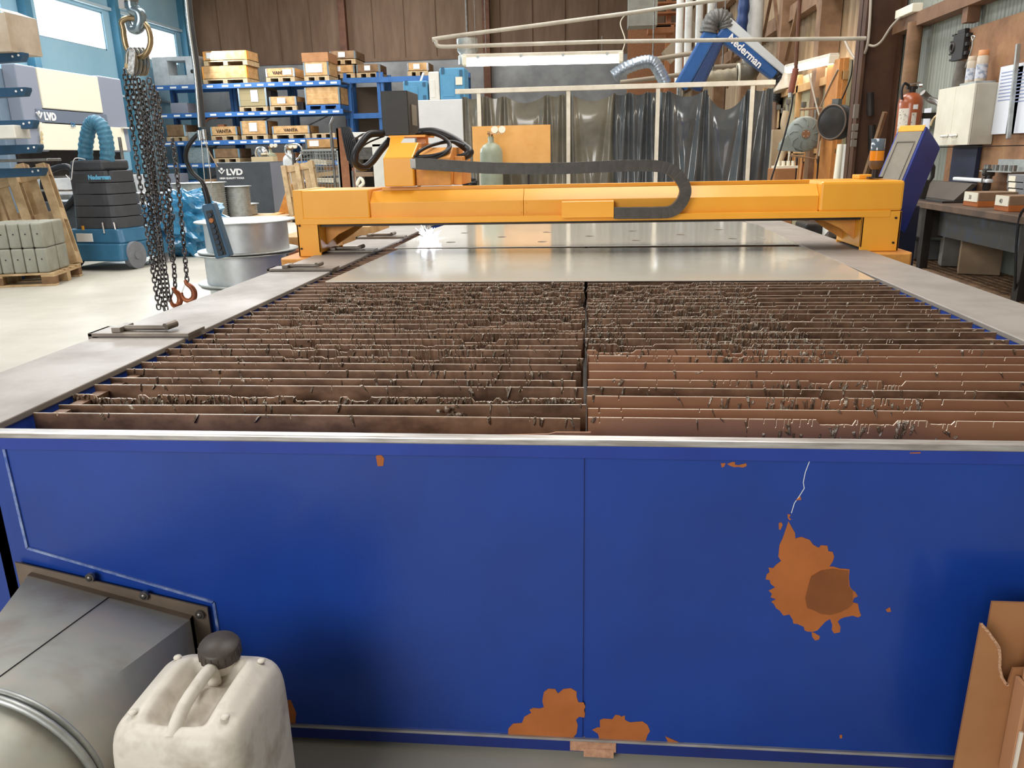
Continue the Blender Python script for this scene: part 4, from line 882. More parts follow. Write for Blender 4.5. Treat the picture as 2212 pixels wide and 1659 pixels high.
def spallet(x0, x1, Y, z, lab, m=None, dep=1.2, grp='small pallets on the racking'):
    m = m or WOOD; w_ = x1 - x0; t = T('pallet', lab, 'pallet', ((x0 + x1) / 2, Y + dep / 2, z), 0, grp); q = MB().box(x0, x1, Y, Y + dep, z + .11, z + .14); q.build('deck', m, t, True)
    for x in (x0, (x0 + x1) / 2 - .07, x1 - .14): MB().box(x, x + .14, Y, Y + dep, z, z + .11).build('runner', m, t, True)
    return t
def crate(x0, x1, Y, z0, z1, lab, text=None, m=None, dep=1.1, slip=None, grp='wooden crates on the racking', corners=False, lid=None):
    m = m or WOOD_O; t = T('wooden_crate', lab, 'crate', ((x0 + x1) / 2, Y + dep / 2, z0), 0, grp)
    n = max(1, round((z1 - z0) / .2)); h = (z1 - z0) / n; mb = MB()
    for k in range(n): mb.box(x0, x1, Y, Y + .025, z0 + k * h + .003, z0 + (k + 1) * h).box(x0, x1, Y + dep - .025, Y + dep, z0 + k * h + .003, z0 + (k + 1) * h).box(x0, x0 + .025, Y, Y + dep, z0 + k * h + .003, z0 + (k + 1) * h).box(x1 - .025, x1, Y, Y + dep, z0 + k * h + .003, z0 + (k + 1) * h)
    mb.box(x0, x1, Y, Y + dep, z0, z0 + .02); mb.build('side_boards', m, t, True)
    HM = CHROME if not corners else mat('orange_corner', '#e0953a', None)
    MB().box(x0, x0 + .045, Y - .008, Y, z0 + .01, z1 - .01).build('corner_hinge', HM, t, True)
    MB().box(x1 - .045, x1, Y - .008, Y, z0 + .01, z1 - .01).box(x1 - .001, x1 + .008, Y - .008, Y + .1, z0 + .01, z1 - .01).build('corner_hinge', HM, t, True)
    if lid: MB().box(x0 - .02, x1 + .02, Y - .02, Y + dep, z1, z1 + lid).build('lid', CARD, t, True)
    if text: txt(text, min(.15, (z1 - z0) * .5), mat('stencil_black', '#3a2416', None), t, ((x0 + x1) / 2, Y - .010, z0 + (z1 - z0) * .32), (1, 0, 0), (0, 0, 1), align='CENTER', off=.004, sx=1.1)
    if slip: a, b = slip; MB().box(x0 + (x1 - x0) * a, x0 + (x1 - x0) * b, Y - .014, Y - .009, z0 + (z1 - z0) * .25, z0 + (z1 - z0) * .85).build('paper_label', PAPER, t, True)
    return t
def load(px0, px1, ytop, ybase, lev, lab, pm=None, **k):
    Y = k.pop('Y', RY + .08); dz = LV[lev] if isinstance(lev, int) else lev
    x0 = PY(px0, (ytop + ybase) / 2, Y).x; x1 = PY(px1, (ytop + ybase) / 2, Y).x; h = (ybase - ytop) / 1690 * Y * 1.0
    spallet(x0, x1, Y, dz, ' '.join(('pallet under the ' + lab).split()[:16]), pm, dep=.95); return crate(x0, x1, Y + .01, dz + .142, dz + max(min(h, .72), .32), lab, dep=.92, **k)
load(437, 533, 143, 178, 0, 'wooden crate with orange corners at the left end of the top shelf', corners=True)
z_ = LV[0] + 35 / 1690 * RY
x0, x1 = PY(437, 130, RY).x, PY(531, 130, RY).x
spallet(x0, x1, RY + .08, z_ + .012, 'wooden pallet between the two orange-cornered crates', dep=.95); crate(x0, x1, RY + .09, z_ + .156, z_ + .43, 'upper wooden crate with orange corners and two paper slips', corners=True, slip=(.08, .22), dep=.92)
load(574, 636, 149, 176, 0, 'top shelf wooden crate stencilled with letters and a paper slip', text='VANTA', slip=(.6, .9))
load(656, 710, 138, 175, 0, 'top shelf wooden crate with a wide cardboard lid', slip=(.1, .75), lid=.26)
load(515, 576, 190, 238, 1, 'tall olive carton crate with white strap on the second shelf', m=mat('olive_carton', '#97855f', None, rough=.7), slip=(.45, .7))
load(582, 640, 209, 237, 1, 'low wooden crate with a paper slip in the middle of the second shelf', text='   A', slip=(.3, .6))
load(659, 734, 192, 236, 1, 'three-board wooden crate on a blue pallet on the second shelf', pm=RACK)
load(358, 400, 268, 302, 2, 'small dull wooden crate at the left of the third shelf', m=WOOD_D)
load(455, 512, 272, 300, 2, 'third shelf wooden crate with stencilled letters, left of the double one', text='VANTA')
load(520, 577, 260, 298, 2, 'double-height wooden crate in the middle of the third shelf', slip=(.33, .62))
load(588, 668, 271, 297, 2, 'wide wooden crate with stencilled letters at the right of the third shelf', text='VANTA')
load(461, 517, 318, 347, 3, 'dark wooden crate on the fourth shelf above the grey cabinet', m=WOOD_D)
x0, x1 = PY(672, 290, RY).x, PY(722, 290, RY).x; spallet(x0, x1, RY + .08, LV[2], 'stack of empty pallets at the right end of the third shelf', dep=.95)
L2z = L2[0]
load(711, 766, 143, 168, L2z + .01, 'lower of two stacked crates on the narrow rack top', Y=26.22, slip=(.15, .45))
zz2 = L2z + 27 / 1690 * 26.2; x0, x1 = PY(712, 135, 26.2).x, PY(768, 135, 26.2).x
spallet(x0, x1, 26.22, zz2 + .01, 'wooden pallet between the two stacked crates on the narrow rack', dep=.95); crate(x0, x1, 26.23, zz2 + .155, zz2 + .40, 'upper of two stacked crates on the narrow rack top', slip=(.35, .6), m=WOOD_D)
load(770, 820, 143, 168, L2z + .01, 'wooden crate on the rack top above the black control box', Y=26.22, slip=(.35, .6), m=WOOD_D)
load(880, 925, 143, 168, L2z + .01, 'wooden crate on the rack top behind the blue containers', Y=26.22, slip=(.3, .6))
# silver machine part and odds on the top left shelf
t = T('machine_part', 'pale machined block with a cutout at the left end of the top shelf', 'machine part', (ups[0] + .8, RY + .3, LV[0]))
x0, x1, z0, z1 = FB(330, 122, 432, 180, RY + .2); MB().box(x0, x0 + .5, RY + .2, RY + .8, LV[0], z1).box(x0 + .5, x1 - .45, RY + .2, RY + .8, LV[0], LV[0] + .3).box(x1 - .45, x1, RY + .2, RY + .8, LV[0], z1).box(x0 + .5, x1 - .45, RY + .2, RY + .8, z1 - .12, z1).build('body', mat('pale_casting', '#c4c9cc', '#a8adb0', 3, .5), t, True, bevel=.01)
MB().cyl((x1 - .25, RY + .18, LV[0] + .4), (x1 - .25, RY + .2, LV[0] + .4), .06, n=14).build('bore', DARKST, t, True)
for i, (px0, py0, px1, py1, lev, m, lab) in enumerate(((368, 222, 405, 238, 1, GREYL, 'low grey carton at the left of the second shelf'), (398, 285, 432, 300, 2, GALV, 'silver sheet metal bundle on the third shelf'), (405, 318, 452, 348, 3, GALV, 'shiny wrapped bundle at the left of the fourth shelf'),
        (575, 330, 640, 346, 3, CARD, 'flat carton on the fourth shelf above the grey cabinet'), (640, 220, 655, 236, 1, DARKST, 'small dark box beside the three-board crate'), (574, 195, 586, 238, 1, BLACK, 'narrow black case on the second shelf'))):
    x0, x1, z0, z1 = FB(px0, py0, px1, py1, RY + .2); o = MB().box(x0, x1, RY + .2, RY + .8, LV[lev], max(z1, LV[lev] + .1)).build(['carton', 'sheet_bundle', 'wrapped_bundle', 'carton', 'box', 'case'][i], m, None, bevel=.01); tag(o, lab, ['carton', 'sheet metal', 'bundle', 'carton', 'box', 'case'][i])
e = PY(462, 258, RY); o = MB().tube(spl([PY(445, 262, RY + .3), PY(452, 256, RY + .3), PY(470, 254, RY + .3)], 5), .03, 8).box(e.x, e.x + .22, RY + .2, RY + .4, LV[2] + .34, LV[2] + .48).box(e.x - .1, e.x + .3, RY + .2, RY + .4, LV[2], LV[2] + .36); tag(o.build('tool_case', [mat('orange_brown_case', '#a3623a', None)]), 'orange-brown tool case on the third shelf', 'case')
for i, (px, w_) in enumerate(((392, .42), (430, .5), (362, .36))):
    e = PY(px, 400, 24.2); o = MB().box(e.x, e.x + w_, 24.2, 24.9, 0, .55 + .2 * i).build('storage_bin', (GREY, WOOD_D, GREYL)[i], None, bevel=.02); tag(o, ('dark storage bin on the floor under the racking', 'low wooden bin under the racking beside the coils', 'grey storage bin at the left end under the racking')[i], 'bin')

# ---- grey tool cabinet with things on it
def boxat(name, lab, cat, px0, py0, px1, py1, Y, dep, m, z0=None, **k):
    x0, x1, a, b = FB(px0, py0, px1, py1, Y); z0 = a if z0 is None else z0
    t = T(name, lab, cat, ((x0 + x1) / 2, Y + dep / 2, z0), 0, k.get('group')); MB().box(x0, x1, Y, Y + dep, z0, b).build(k.get('part', 'body'), m, t, True, bevel=k.get('bevel', .01)); return t, (x0, x1, z0, b)
t, (x0, x1, z0, z1) = boxat('tool_cabinet', 'charcoal grey tooling cabinet with white lettering standing below the racking', 'cabinet', 470, 350, 588, 462, 19.5, 1.1, GREY, z0=0, bevel=.02)
MB().box(x1, x1 + .004, 19.52, 20.58, .03, z1 - .02).build('side_panel', GREYL, t, True)
txt('LVD', .20, PAPER, t, (x0 + .28, 19.49, z1 - .30), (1, 0, 0), (0, 0, 1), off=.010, sx=1.15); txt('HIGH QUALITY TOOLS', .058, PAPER, t, (x0 + .09, 19.49, z1 - .40), (1, 0, 0), (0, 0, 1), off=.003, sx=1.05)
MB().tube([(x0 + .09, 19.488, z1 - .18), (x0 + .16, 19.488, z1 - .27), (x0 + .24, 19.488, z1 - .18)], .018, 6).sph((x0 + .165, 19.488, z1 - .16), .035, 10, sc=(1, .3, 1)).build('emblem', PAPER, t, True)
CT = z1
def onC(px): return PY(px, 345, 19.8).x
o = MB().box(onC(543), onC(590), 19.8, 20.1, CT, CT + .12).build('carton', mat('light_card', '#d9c39a', None)); tag(o, 'low pale carton on top of the grey tooling cabinet', 'carton')
o = MB().tor((onC(553), 20.2, CT + .19), (0, 1, .2), .17, .02, 24, 8).lathe((onC(553), 20.19, CT + .19), (0, 1, .2), [(0, 0), (.16, .0), (.16, .02), (0, .02)], 24).build('round_lamp', CHROME); tag(o, 'round shiny dish standing on the grey tooling cabinet', 'dish')
def bottle(px, ytop, ybot, Y, r, m, lab, zb=None, reg=True):
    p0, p1 = PY(px, ybot, Y), PY(px, ytop, Y); zb = p0.z if zb is None else zb; h = p1.z - zb; x = p0.x
    t = T('gas_cylinder', lab, 'gas cylinder', (x, Y, zb)); MB().lathe((x, Y, zb), (0, 0, 1), [(r * .95, 0), (r, .02), (r, h - r * 1.7), (r * .93, h - r * 1.35), (r * .72, h - r * 1.05), (r * .42, h - r * .88), (r * .26, h - r * .82), (r * .26, h - r * .3)], 28).build('bottle', m, t, True)
    MB().cyl((x, Y, zb + h - r * .3), (x, Y, zb + h), r * .2, n=12).cyl((x - r * .3, Y, zb + h), (x + r * .3, Y, zb + h), r * .14, n=10).build('valve', mat('brass_valve', '#a8825a', None, rough=.35, metal=.7), t, True)
    if reg:
        for s in (-.35, .3): MB().cyl((x + r * (.75 + s), Y - r * .5, zb + h + r * .25), (x + r * (.75 + s), Y - r * .2, zb + h + r * .25), r * .30, n=18).build('gauge', CREAM, t, True)
        MB().bar((x, Y - r * .2, zb + h - .0), (x + r * 1.1, Y - r * .2, zb + h), r * .25, r * .25).build('regulator', _mats['brass_valve'], t, True)
    return t
bottle(587, 318, 350, 20.9, .16, mat('olive_cylinder', '#8a8a70', None), 'greenish gas cylinder behind the grey tooling cabinet, left one', zb=CT - .02 if False else 0)
bottle(627, 320, 350, 19.2, .17, mat('white_grey_cylinder', '#c5c8c8', None), 'pale gas cylinder right of the grey tooling cabinet', zb=0)
# coils, pallets of coils
c0 = PZ(545, 482, 0); spallet(c0.x - .9, c0.x + .75, c0.y, 0, 'long wooden pallet on the floor in front of the grey tooling cabinet', dep=1.0, grp=None)
c1 = PZ(415, 492, 0); spallet(c1.x - .45, c1.x + .65, c1.y, 0, 'wooden pallet under the tall wire coil left of the grey cabinet', dep=.9, grp=None)
def coil(x, y, z, r, h, lab, n):
    t = T('wire_coil', lab, 'wire coil', (x, y, z), 0, 'coils of silver wire'); mb = MB(); k = int(h / .045)
    prof = []
    for i in range(k): prof += [(r - .01, i * .045), (r + .012, i * .045 + .022)]
    prof.append((r - .01, k * .045)); mb.lathe((x, y, z), (0, 0, 1), prof, 36).lathe((x, y, z), (0, 0, 1), [(r - .1, k * .045), (r - .1, 0)], 36); mb.build('wire', GALV, t, True)
    MB().lathe((x, y, z + k * .045), (0, 0, 1), [(r - .1, 0), (r + .05, 0), (r + .05, .01), (r - .1, .01)], 36).build('top_flange', GALV, t, True); return t
coil(PY(437, 460, c1.y + .45).x, c1.y + .45, .145, .50, .72, 'tall coil of silver wire left of the grey tooling cabinet', 1)
coil(PY(470, 450, c1.y + .7).x + .35, c1.y + .95, .0, .26, .8, 'narrow coil of silver wire touching the grey tooling cabinet', 1)
coil(PY(513, 455, c0.y + .5).x, c0.y + .5, .145, .42, .25, 'flat coil of silver wire on the pallet before the grey cabinet', 1)
# pallet truck
pt = T('pallet_truck', 'orange hand pallet truck with dark loop handle beside the grey tooling cabinet', 'pallet truck', tuple(PZ(622, 478, 0)))
q = PM[pt.name].translation; X, Y = q.x, q.y
MB().prism([(X - .34, Y + .3, .12), (X + .40, Y + .3, .12), (X + .13, Y + .35, .78), (X - .05, Y + .35, .78)], (0, .12, 0)).build('chassis', mat('faded_orange', '#dd9a4a', '#c07f38', 8, .5), pt, True, bevel=.02)
for s in (-.46, .22): MB().prism([(X + s, Y - .4, .06), (X + s + .2, Y - .4, .06), (X + s + .3, Y + .35, .12), (X + s + .1, Y + .35, .12)], (0, 0, .06)).build('fork', _mats['faded_orange'], pt, True, bevel=.01); MB().cyl((X + s + .02, Y - .33, .05), (X + s + .16, Y - .33, .05), .045, n=14).build('roller', DARKST, pt, True)
a, b = V((X + .06, Y + .45, .75)), V((X - .02, Y + .8, 1.42)); MB().cyl(a, b, .04, n=12).build('shaft', DARKST, pt, True)
MB().tube(spl([b + V((0, 0, -.2)), b + V((-.18, 0, 0)), b + V((-.16, 0, .16)), b + V((0, 0, .2)), b + V((.16, 0, .16)), b + V((.18, 0, 0)), b + V((0, 0, -.2))], 5), .022, 8).build('handle', CHROME, pt, True)
# wire mesh cage with contents, small pallets leaning
cx0_, cx1_, cz0_, cz1_ = FB(652, 323, 733, 408, 17.5)
cg = T('mesh_cage', 'silver wire mesh cage filled with wood pieces behind the gantry end', 'mesh container', ((cx0_ + cx1_) / 2, 18, 0)); mb = MB()
for yy in (17.5, 18.4):
    mb = MB()
    for k in range(13): x = cx0_ + (cx1_ - cx0_) * k / 12; mb.box(x, x + .008, yy, yy + .008, .1, cz1_)
    for k in range(16): z = .1 + (cz1_ - .1) * k / 15; mb.box(cx0_, cx1_, yy, yy + .008, z, z + .008)
    mb.build('mesh', GALV, cg, True)
mb = MB()
for x in (cx0_, cx1_ - .03):
    for yy in (17.48, 18.4): mb.box(x, x + .03, yy, yy + .03, 0, cz1_)
for yy in (17.48, 18.4): mb.box(cx0_, cx1_, yy, yy + .03, cz1_ - .03, cz1_).box(cx0_, cx1_, yy, yy + .03, .6, .63)
mb.box(cx0_, cx1_, 17.5, 18.4, .08, .1); mb.build('frame', GALV, cg, True)
wp = 0
for k in range(9):
    x = cx0_ + .1 + R.random() * (cx1_ - cx0_ - .35); z = .12 + .13 * k; o = MB().obox((x + .1, 17.95, z + .06), (R.uniform(.3, .5), .5, .1), Matrix.Rotation(R.uniform(-.12, .12), 3, 'Y')).build('wood_offcut', (WOOD, WOOD_D, CREAM)[k % 3]); tag(o, 'short wood offcut lying inside the wire mesh cage', 'wood', 'wood offcuts in the mesh cage')
x0, x1 = PY(664, 322, 17.6).x, PY(722, 322, 17.6).x; crate(x0, x1, 17.5, cz1_ + .02, cz1_ + .22, 'wooden crate with two paper labels on the wire mesh cage', slip=(.15, .5), dep=.85)
MB().box(x0 + .34, x0 + .54, 17.484, 17.488, cz1_ + .07, cz1_ + .18)
M1 = Matrix.Rotation(math.radians(-12), 4, 'X') @ Matrix.Rotation(math.radians(-9), 4, 'Y') @ Matrix(((0, 1, 0, 0), (0, 0, 1, 0), (1, 0, 0, .6), (0, 0, 0, 1)))
e = PY(652, 380, 16.6); pallet((e.x, 16.6, .06), 0, 'light wooden pallet standing on end in front of the mesh cage', Mx=M1, W_=.7)

# ---- red-brown post with hoses, white machine, white cabinet, blue containers
e = PY(743, 340, 12.5)
t = T('steel_post', 'red-brown steel post wrapped with hoses left of the cutting head', 'post', (e.x, 12.5, 0)); MB().box(e.x - .09, e.x + .10, 12.5, 12.54, 0, 1.74).box(e.x - .09, e.x - .06, 12.5, 12.7, 0, 1.74).box(e.x + .07, e.x + .10, 12.5, 12.7, 0, 1.74).build('channel', mat('red_brown_paint', '#a8714f', '#8c5a3e', 5, .6), t, True)
MB().tube([(e.x - .16, 12.45, 0), (e.x - .16, 12.45, 1.8), (e.x - .1, 12.45, 1.9)], .022, 8).tube([(e.x + .13, 12.47, .0), (e.x + .13, 12.47, 1.1)], .02, 8).build('conduit', STEEL, t, True)
mb = MB()
for k in range(7): mb.tube(spl([(e.x + .02 + .02 * k, 12.42, 1.75), (e.x + .06 + .03 * k, 12.38, 1.5), (e.x + .10 + .025 * k, 12.4, 1.25 - .05 * (k % 3)), (e.x + .08 + .03 * k, 12.43, 1.6)], 5), .016, 6)
mb.build('hose_coil', BLACK_R, t, True, label='black hoses hung in a coil')
MB().tube(spl([PY(757, 350, 12.6), PY(760, 380, 12.6), PY(766, 420, 12.6)], 5), .03, 8).build('blue_hose', NBLUE, t, True, label='blue hose')
mc = T('white_machine', 'white machine with a dark opening behind the cutting head', 'machine', (-3.6, 14.5, 0))
def seg(px0, py0, px1, py1, Y, dep, m, nm, zz=None, par=mc):
    x0, x1, a, b = FB(px0, py0, px1, py1, Y); return MB().box(x0, x1, Y, Y + dep, a if zz is None else zz, b).build(nm, m, par, True, bevel=.01)
seg(762, 285, 845, 318, 14.5, .8, WHITE, 'top_housing'); seg(806, 310, 850, 405, 14.5, .9, WHITE, 'right_housing', 0); seg(762, 318, 806, 345, 14.8, .5, STEEL, 'guide_block')
seg(766, 330, 806, 380, 15.2, .2, DARKST, 'dark_opening', 0); seg(762, 372, 806, 382, 14.6, .3, mat('brown_tray', '#8f765f', None), 'tray'); seg(756, 285, 766, 405, 14.6, .6, mat('machine_side_beige', '#b7ab9c', None), 'side_frame', 0)
MB().tube(spl([PY(770, 400, 14.4), PY(778, 385, 14.4), PY(785, 395, 14.4), PY(776, 404, 14.4)], 5), .03, 8).build('hose', CREAM, mc, True)
x0, x1, z0, z1 = FB(904, 215, 1002, 405, 13.2)
t = T('white_cabinet', 'tall plain white cabinet right of the black control box', 'cabinet', ((x0 + x1) / 2, 13.5, 0)); MB().box(x0, x1, 13.2, 13.9, 0, z1).build('body', mat('cool_white_enamel', '#dcdcdc', '#cfd0d0', 2, .4), t, True, bevel=.012); CZ = z1
def container(px0, py0, px1, py1, lab, m, zb, Y=13.3):
    x0, x1, a, b = FB(px0, py0, px1, py1, Y); h = b - a; t = T('container', lab, 'container', ((x0 + x1) / 2, Y + .2, zb), 0)
    MB().box(x0, x1, Y, Y + .45, zb, zb + h).build('shell', m, t, True, bevel=.02); MB().box(x0 + (x1 - x0) * .1, x0 + (x1 - x0) * .6, Y - .008, Y, zb + h * .1, zb + h * .72).build('raised_panel', m, t, True, bevel=.006)
    for fx, fz in ((.8, .72), (.8, .06), (.08, .82)): 
        if m is not LBLUE: break
        x = x0 + (x1 - x0) * fx; MB().box(x, x + (x1 - x0) * .12, Y - .012, Y, zb + h * fz, zb + h * (fz + .2)).build('latch', mat('dark_blue_latch', '#35607f', None), t, True)
    return t, (x0, x1, zb, zb + h)
container(871, 172, 924, 215, 'light blue plastic container with dark latches, left of the white one', LBLUE, CZ) ; container(926, 153, 949, 215, 'narrow white plastic container between two light blue ones', WHITE, CZ)
t, (x0, x1, a, b) = container(950, 146, 1004, 215, 'tall light blue plastic container beside the hanging lamp', LBLUE, CZ)
MB().box(x0 + .26, x0 + .37, 13.283, 13.292, a + .22, a + .34).build('paper_label', CREAM, t, True)
o = MB().obox(PY(912, 170, 13.4) + V((0, 0, .03)), (.03, .02, .14), Matrix.Rotation(.4, 3, 'Y')).build('card_sign', PAPER); tag(o, 'small framed card leaning on the left light blue container', 'card')
x0, x1, z0, z1 = FB(868, 215, 906, 405, 13.3); t = T('white_cabinet', 'white cabinet mostly hidden behind the black control box', 'cabinet', ((x0 + x1) / 2, 13.5, 0)); MB().box(x0 - .02, x1 - .06, 13.25, 13.9, 0, CZ).build('body', _mats['cool_white_enamel'], t, True, bevel=.012)

# ---- welding bay: frame, PVC curtains, board, gas cylinder
WY = 12.0; PW = mat('white_frame_tube', '#e6dfd0', '#d2c9b8', 5, .5)
xs = [PY(p, 260, WY).x for p in (1037, 1228, 1419, 1620)]; zr = PY(1300, 190, WY).z
fr_ = T('curtain_frame', 'white tubular frame carrying the dark welding curtains', 'frame', (.4, WY, 0))
for x in xs: MB().box(x - .028, x + .028, WY - .08, WY - .03, 0, zr).build('post', PW, fr_, True, bevel=.004)
MB().box(PY(985, 192, WY).x, PY(1672, 185, WY).x, WY - .09, WY - .03, zr - .03, zr + .035).build('rail', PW, fr_, True, bevel=.004)
PVC = mat('dark_pvc_curtain', '#55585a', '#484b4e', 3, .13, coat=.5, spec=.8)
PVC2 = mat('flare_paled_pvc_curtain', '#7a7466', '#68645a', 3, .2, coat=.4, spec=.7)  # same dark curtain with lens flare painted in as a paler tone
hk = [[1003, 1080, 1228], [1050, 1088, 1182, 1215], [1232, 1322, 1360, 1415], [1424, 1445, 1524, 1612], [1524, 1620, 1664]]
def curtain(pa, pb, hooks, m, lab, seed, dy=0, sag=.5, top=0):
    xa_, xb_ = PY(pa, 260, WY).x, PY(pb, 260, WY).x; hx = sorted(PY(h, 200, WY).x for h in hooks); rr = random.Random(seed); ph = [rr.uniform(0, 6) for _ in range(8)]
    def fn(u, v):
        x = xa_ + (xb_ - xa_) * u; L_ = max([h for h in hx if h <= x + 1e-6], default=xa_); R_ = min([h for h in hx if h > x], default=xb_); s = (x - L_) / max(.01, R_ - L_); wd = R_ - L_
        z = zr - .06 - top - (zr - .36) * v - sag * wd * .35 * 4 * s * (1 - s) * (1 - v) ** 2
        nh = min((abs(x - h) for h in hx), default=1); fold = .055 * math.exp(-(nh / (.05 + .26 * v)) ** 2) * math.cos(nh * (48 - 30 * v))
        sw = .07 * math.sin(PI * s) * math.exp(-((v - .16) / .13) ** 2) * min(1, wd)
        big = .05 * v * math.sin(x * 5.5 + ph[0] + 1.0 * math.sin(3 * v + ph[1])) + .012 * math.sin(x * 12 + ph[2] + v * 2) * (.3 + v) + .014 * math.sin(v * 9 + x * 4 + ph[4])
        return V((x, WY + dy + fold - sw + big, z))
    o = MB().grid(fn, 110, 60).build('welding_curtain', m, None, fixn=False); return tag(o, lab, 'curtain', 'PVC strips round the welding bay')
curtain(1000, 1042, [1003, 1040], PVC2, 'narrow flare-paled grey curtain at the left end of the welding bay', 1)
curtain(1043, 1226, hk[1], PVC2, 'sagging flare-paled curtain behind the orange board', 2, .02)
curtain(1231, 1330, [1232, 1330], PVC2, 'flare-paled grey curtain right of the second white post', 3)
curtain(1322, 1419, [1322, 1360, 1400], PVC, 'dark curtain with bright vertical folds left of the third white post', 4, .04)
curtain(1423, 1526, hk[3][:3], PVC, 'dark curtain right of the third white post', 5)
curtain(1524, 1620, [1524, 1618], PVC, 'dark curtain sagging deeply at the top near the right end', 6, .03, sag=1.3)
curtain(1620, 1666, [1662], PVC, 'narrow dark blue-grey curtain strip at the right end with rivets', 7)
x0, x1, z0, z1 = FB(1021, 271, 1189, 352, 11.4)
t = T('board_stand', 'orange panel board standing in front of the welding curtains', 'board', ((x0 + x1) / 2, 11.4, 0)); MB().box(x0, x1, 11.4, 11.42, z0 - .02, z1).build('panel', mat('orange_melamine', '#e9b066', '#dfa255', 4, .5), t, True)
MB().box(x0 + .3, x0 + .33, 11.43, 11.46, 0, z1 - .1).box(x1 - .33, x1 - .3, 11.43, 11.46, 0, z1 - .1).build('leg', DARKST, t, True)
bottle(1063, 287, 400, 11.1, .155, mat('grey_green_cylinder', '#9aa08c', '#878d7a', 4, .4), 'tall grey-green gas cylinder with two gauges in front of the orange board', zb=0)
lumpy('grinder', 'black grinder lying behind the gantry near the gas cylinder', 'tool', PY(1015, 395, 10.6), (.10, .08, .05), BLACK, 5, .3, 10)
x0, x1, z0, z1 = FB(1000, 400, 1100, 470, 10.6); o = MB().box(x0 - .3, x1 + 2.5, 10.4, 11.0, z0 + .0, PY(1015, 404, 10.6).z - .02).build('welding_bench', STEEL, None); tag(o, 'low steel welding bench behind the gantry', 'bench')
# red flat crates under the left end of the gantry
for i, (a, b, c, d, Y, m, lab) in enumerate(((596, 512, 680, 540, 6.6, WOOD_O, 'upper pale wooden crate behind the left gantry leg'), (600, 540, 700, 590, 6.5, mat('red_brown_crate', '#8d5238', '#7c4730', 5, .6), 'lower red-brown crate behind the left gantry leg'), (735, 490, 800, 525, 6.9, WOOD_O, 'pale wooden crate seen under the gantry beam'))):
    x0, x1, z0, z1 = FB(a, b, c, d, Y); t = T('transport_crate', lab, 'crate', ((x0 + x1) / 2, Y, 0)); MB().box(x0, x1, Y, Y + .7, [.48, 0, 0][i] if i != 0 else z0, z1).build('body', m, t, True, bevel=.006)
    if i == 1: txt('DEAUSOU', .09, DARKST, t, (x1 - .05, Y - .002, z1 - .06), (-1, 0, 0), (0, 0, -1))

# ---- fume arms and ducts behind the curtains
na = T('fume_extraction_unit', 'blue jointed fume extraction arm with white lettering above the curtains', 'fume arm', (2.0, 13.4, 0)); AY = 13.4
def A(px, py, Y=AY): return PY(px, py, Y)
def chan(mb, a, b, w0, w1, dep):
    a, b = V(a), V(b); u = (b - a).normalized(); n_ = V((-u.z, 0, u.x)); pts = [a + n_ * w0, b + n_ * w1, b - n_ * w1 * .9, a - n_ * w0 * .9]
    mb.prism([p + V((0, -dep / 2, 0)) for p in pts], (0, dep, 0)); return mb
chan(MB(), A(1470, 190), A(1537, 70), .115, .115, .2).build('lower_arm', NBLUE, na, True, bevel=.03)
chan(MB(), A(1500, 195), A(1556, 78), .12, .10, .16).build('arm_hose', mat('dark_blue_hose', '#28406f', '#223660', 40, .5), na, True, bevel=.05)
chan(MB(), A(1555, 66), A(1672, 165), .13, .07, .2).build('upper_arm', NBLUE, na, True, bevel=.03)
chan(MB(), A(1562, 44), A(1700, 162), .08, .055, .22).build('arm_cover', mat('pale_arm_cover', '#c9cfd2', None, rough=.4), na, True, bevel=.02)
mb = MB(); C_ = spl([A(1530, 72), A(1536, 48), A(1550, 38), A(1566, 44), A(1570, 62)], 10); mb.tube(C_, .13, 18, rf=lambda t: 1 + .07 * math.sin(t * 2 * PI * 11)); mb.build('elbow_bellows', mat('grey_bellows', '#6a6a66', '#4d4d4b', 30, .5), na, True)
mb = MB(); C_ = spl([A(1668, 150), A(1682, 165), A(1687, 185), A(1680, 205), A(1672, 218)], 10); mb.tube(C_, .085, 18, rf=lambda t: 1 + .1 * math.sin(t * 2 * PI * 12)); mb.build('hood_bellows', BLACK_R, na, True)
mb = MB(); c = A(1700, 175, 13.2); mb.lathe(c + V((0, 0, .12)), (.1, -.15, -1), [(.07, 0), (.10, .08), (.22, .22), (.22, .26)], 24); mb.build('hood', mat('milky_hood', '#cfc3b0', '#b9ab96', 5, .3), na, True)
d_ = (A(1618, 118) - A(1575, 78)); txt('Nederman', .155, PAPER, na, A(1570, 84, AY - .125) , d_, V((-d_.z, 0, d_.x)), off=.004)
MB().cyl(A(1470, 190), A(1470, 190) + V((0, 0, -2.3)), .06, n=14).build('stand', STEEL, na, True)
def hang(o, p):
    p = V(p); MB().cyl(p, (p.x, p.y, 8.0), .012, n=6).build('hanger_rod', STEEL, o)
    return o
def pipe(name, lab, cat, pts, r, m, rib=0, n=10):
    mb = MB(); mb.tube(spl([PY(*p) for p in pts], n), r, 16, rf=(lambda t: 1 + .07 * math.sin(t * 2 * PI * rib)) if rib else None); return hang(tag(mb.build(name, m), lab, cat), PY(*pts[len(pts) // 2]))
pipe('flexible_duct', 'cream ribbed flexible duct just above the curtain rail', 'duct', [(1498, 172, 14), (1540, 168, 14), (1590, 162, 14)], .11, mat('cream_duct', '#c2b79c', '#9a927f', 6, .5), 14)
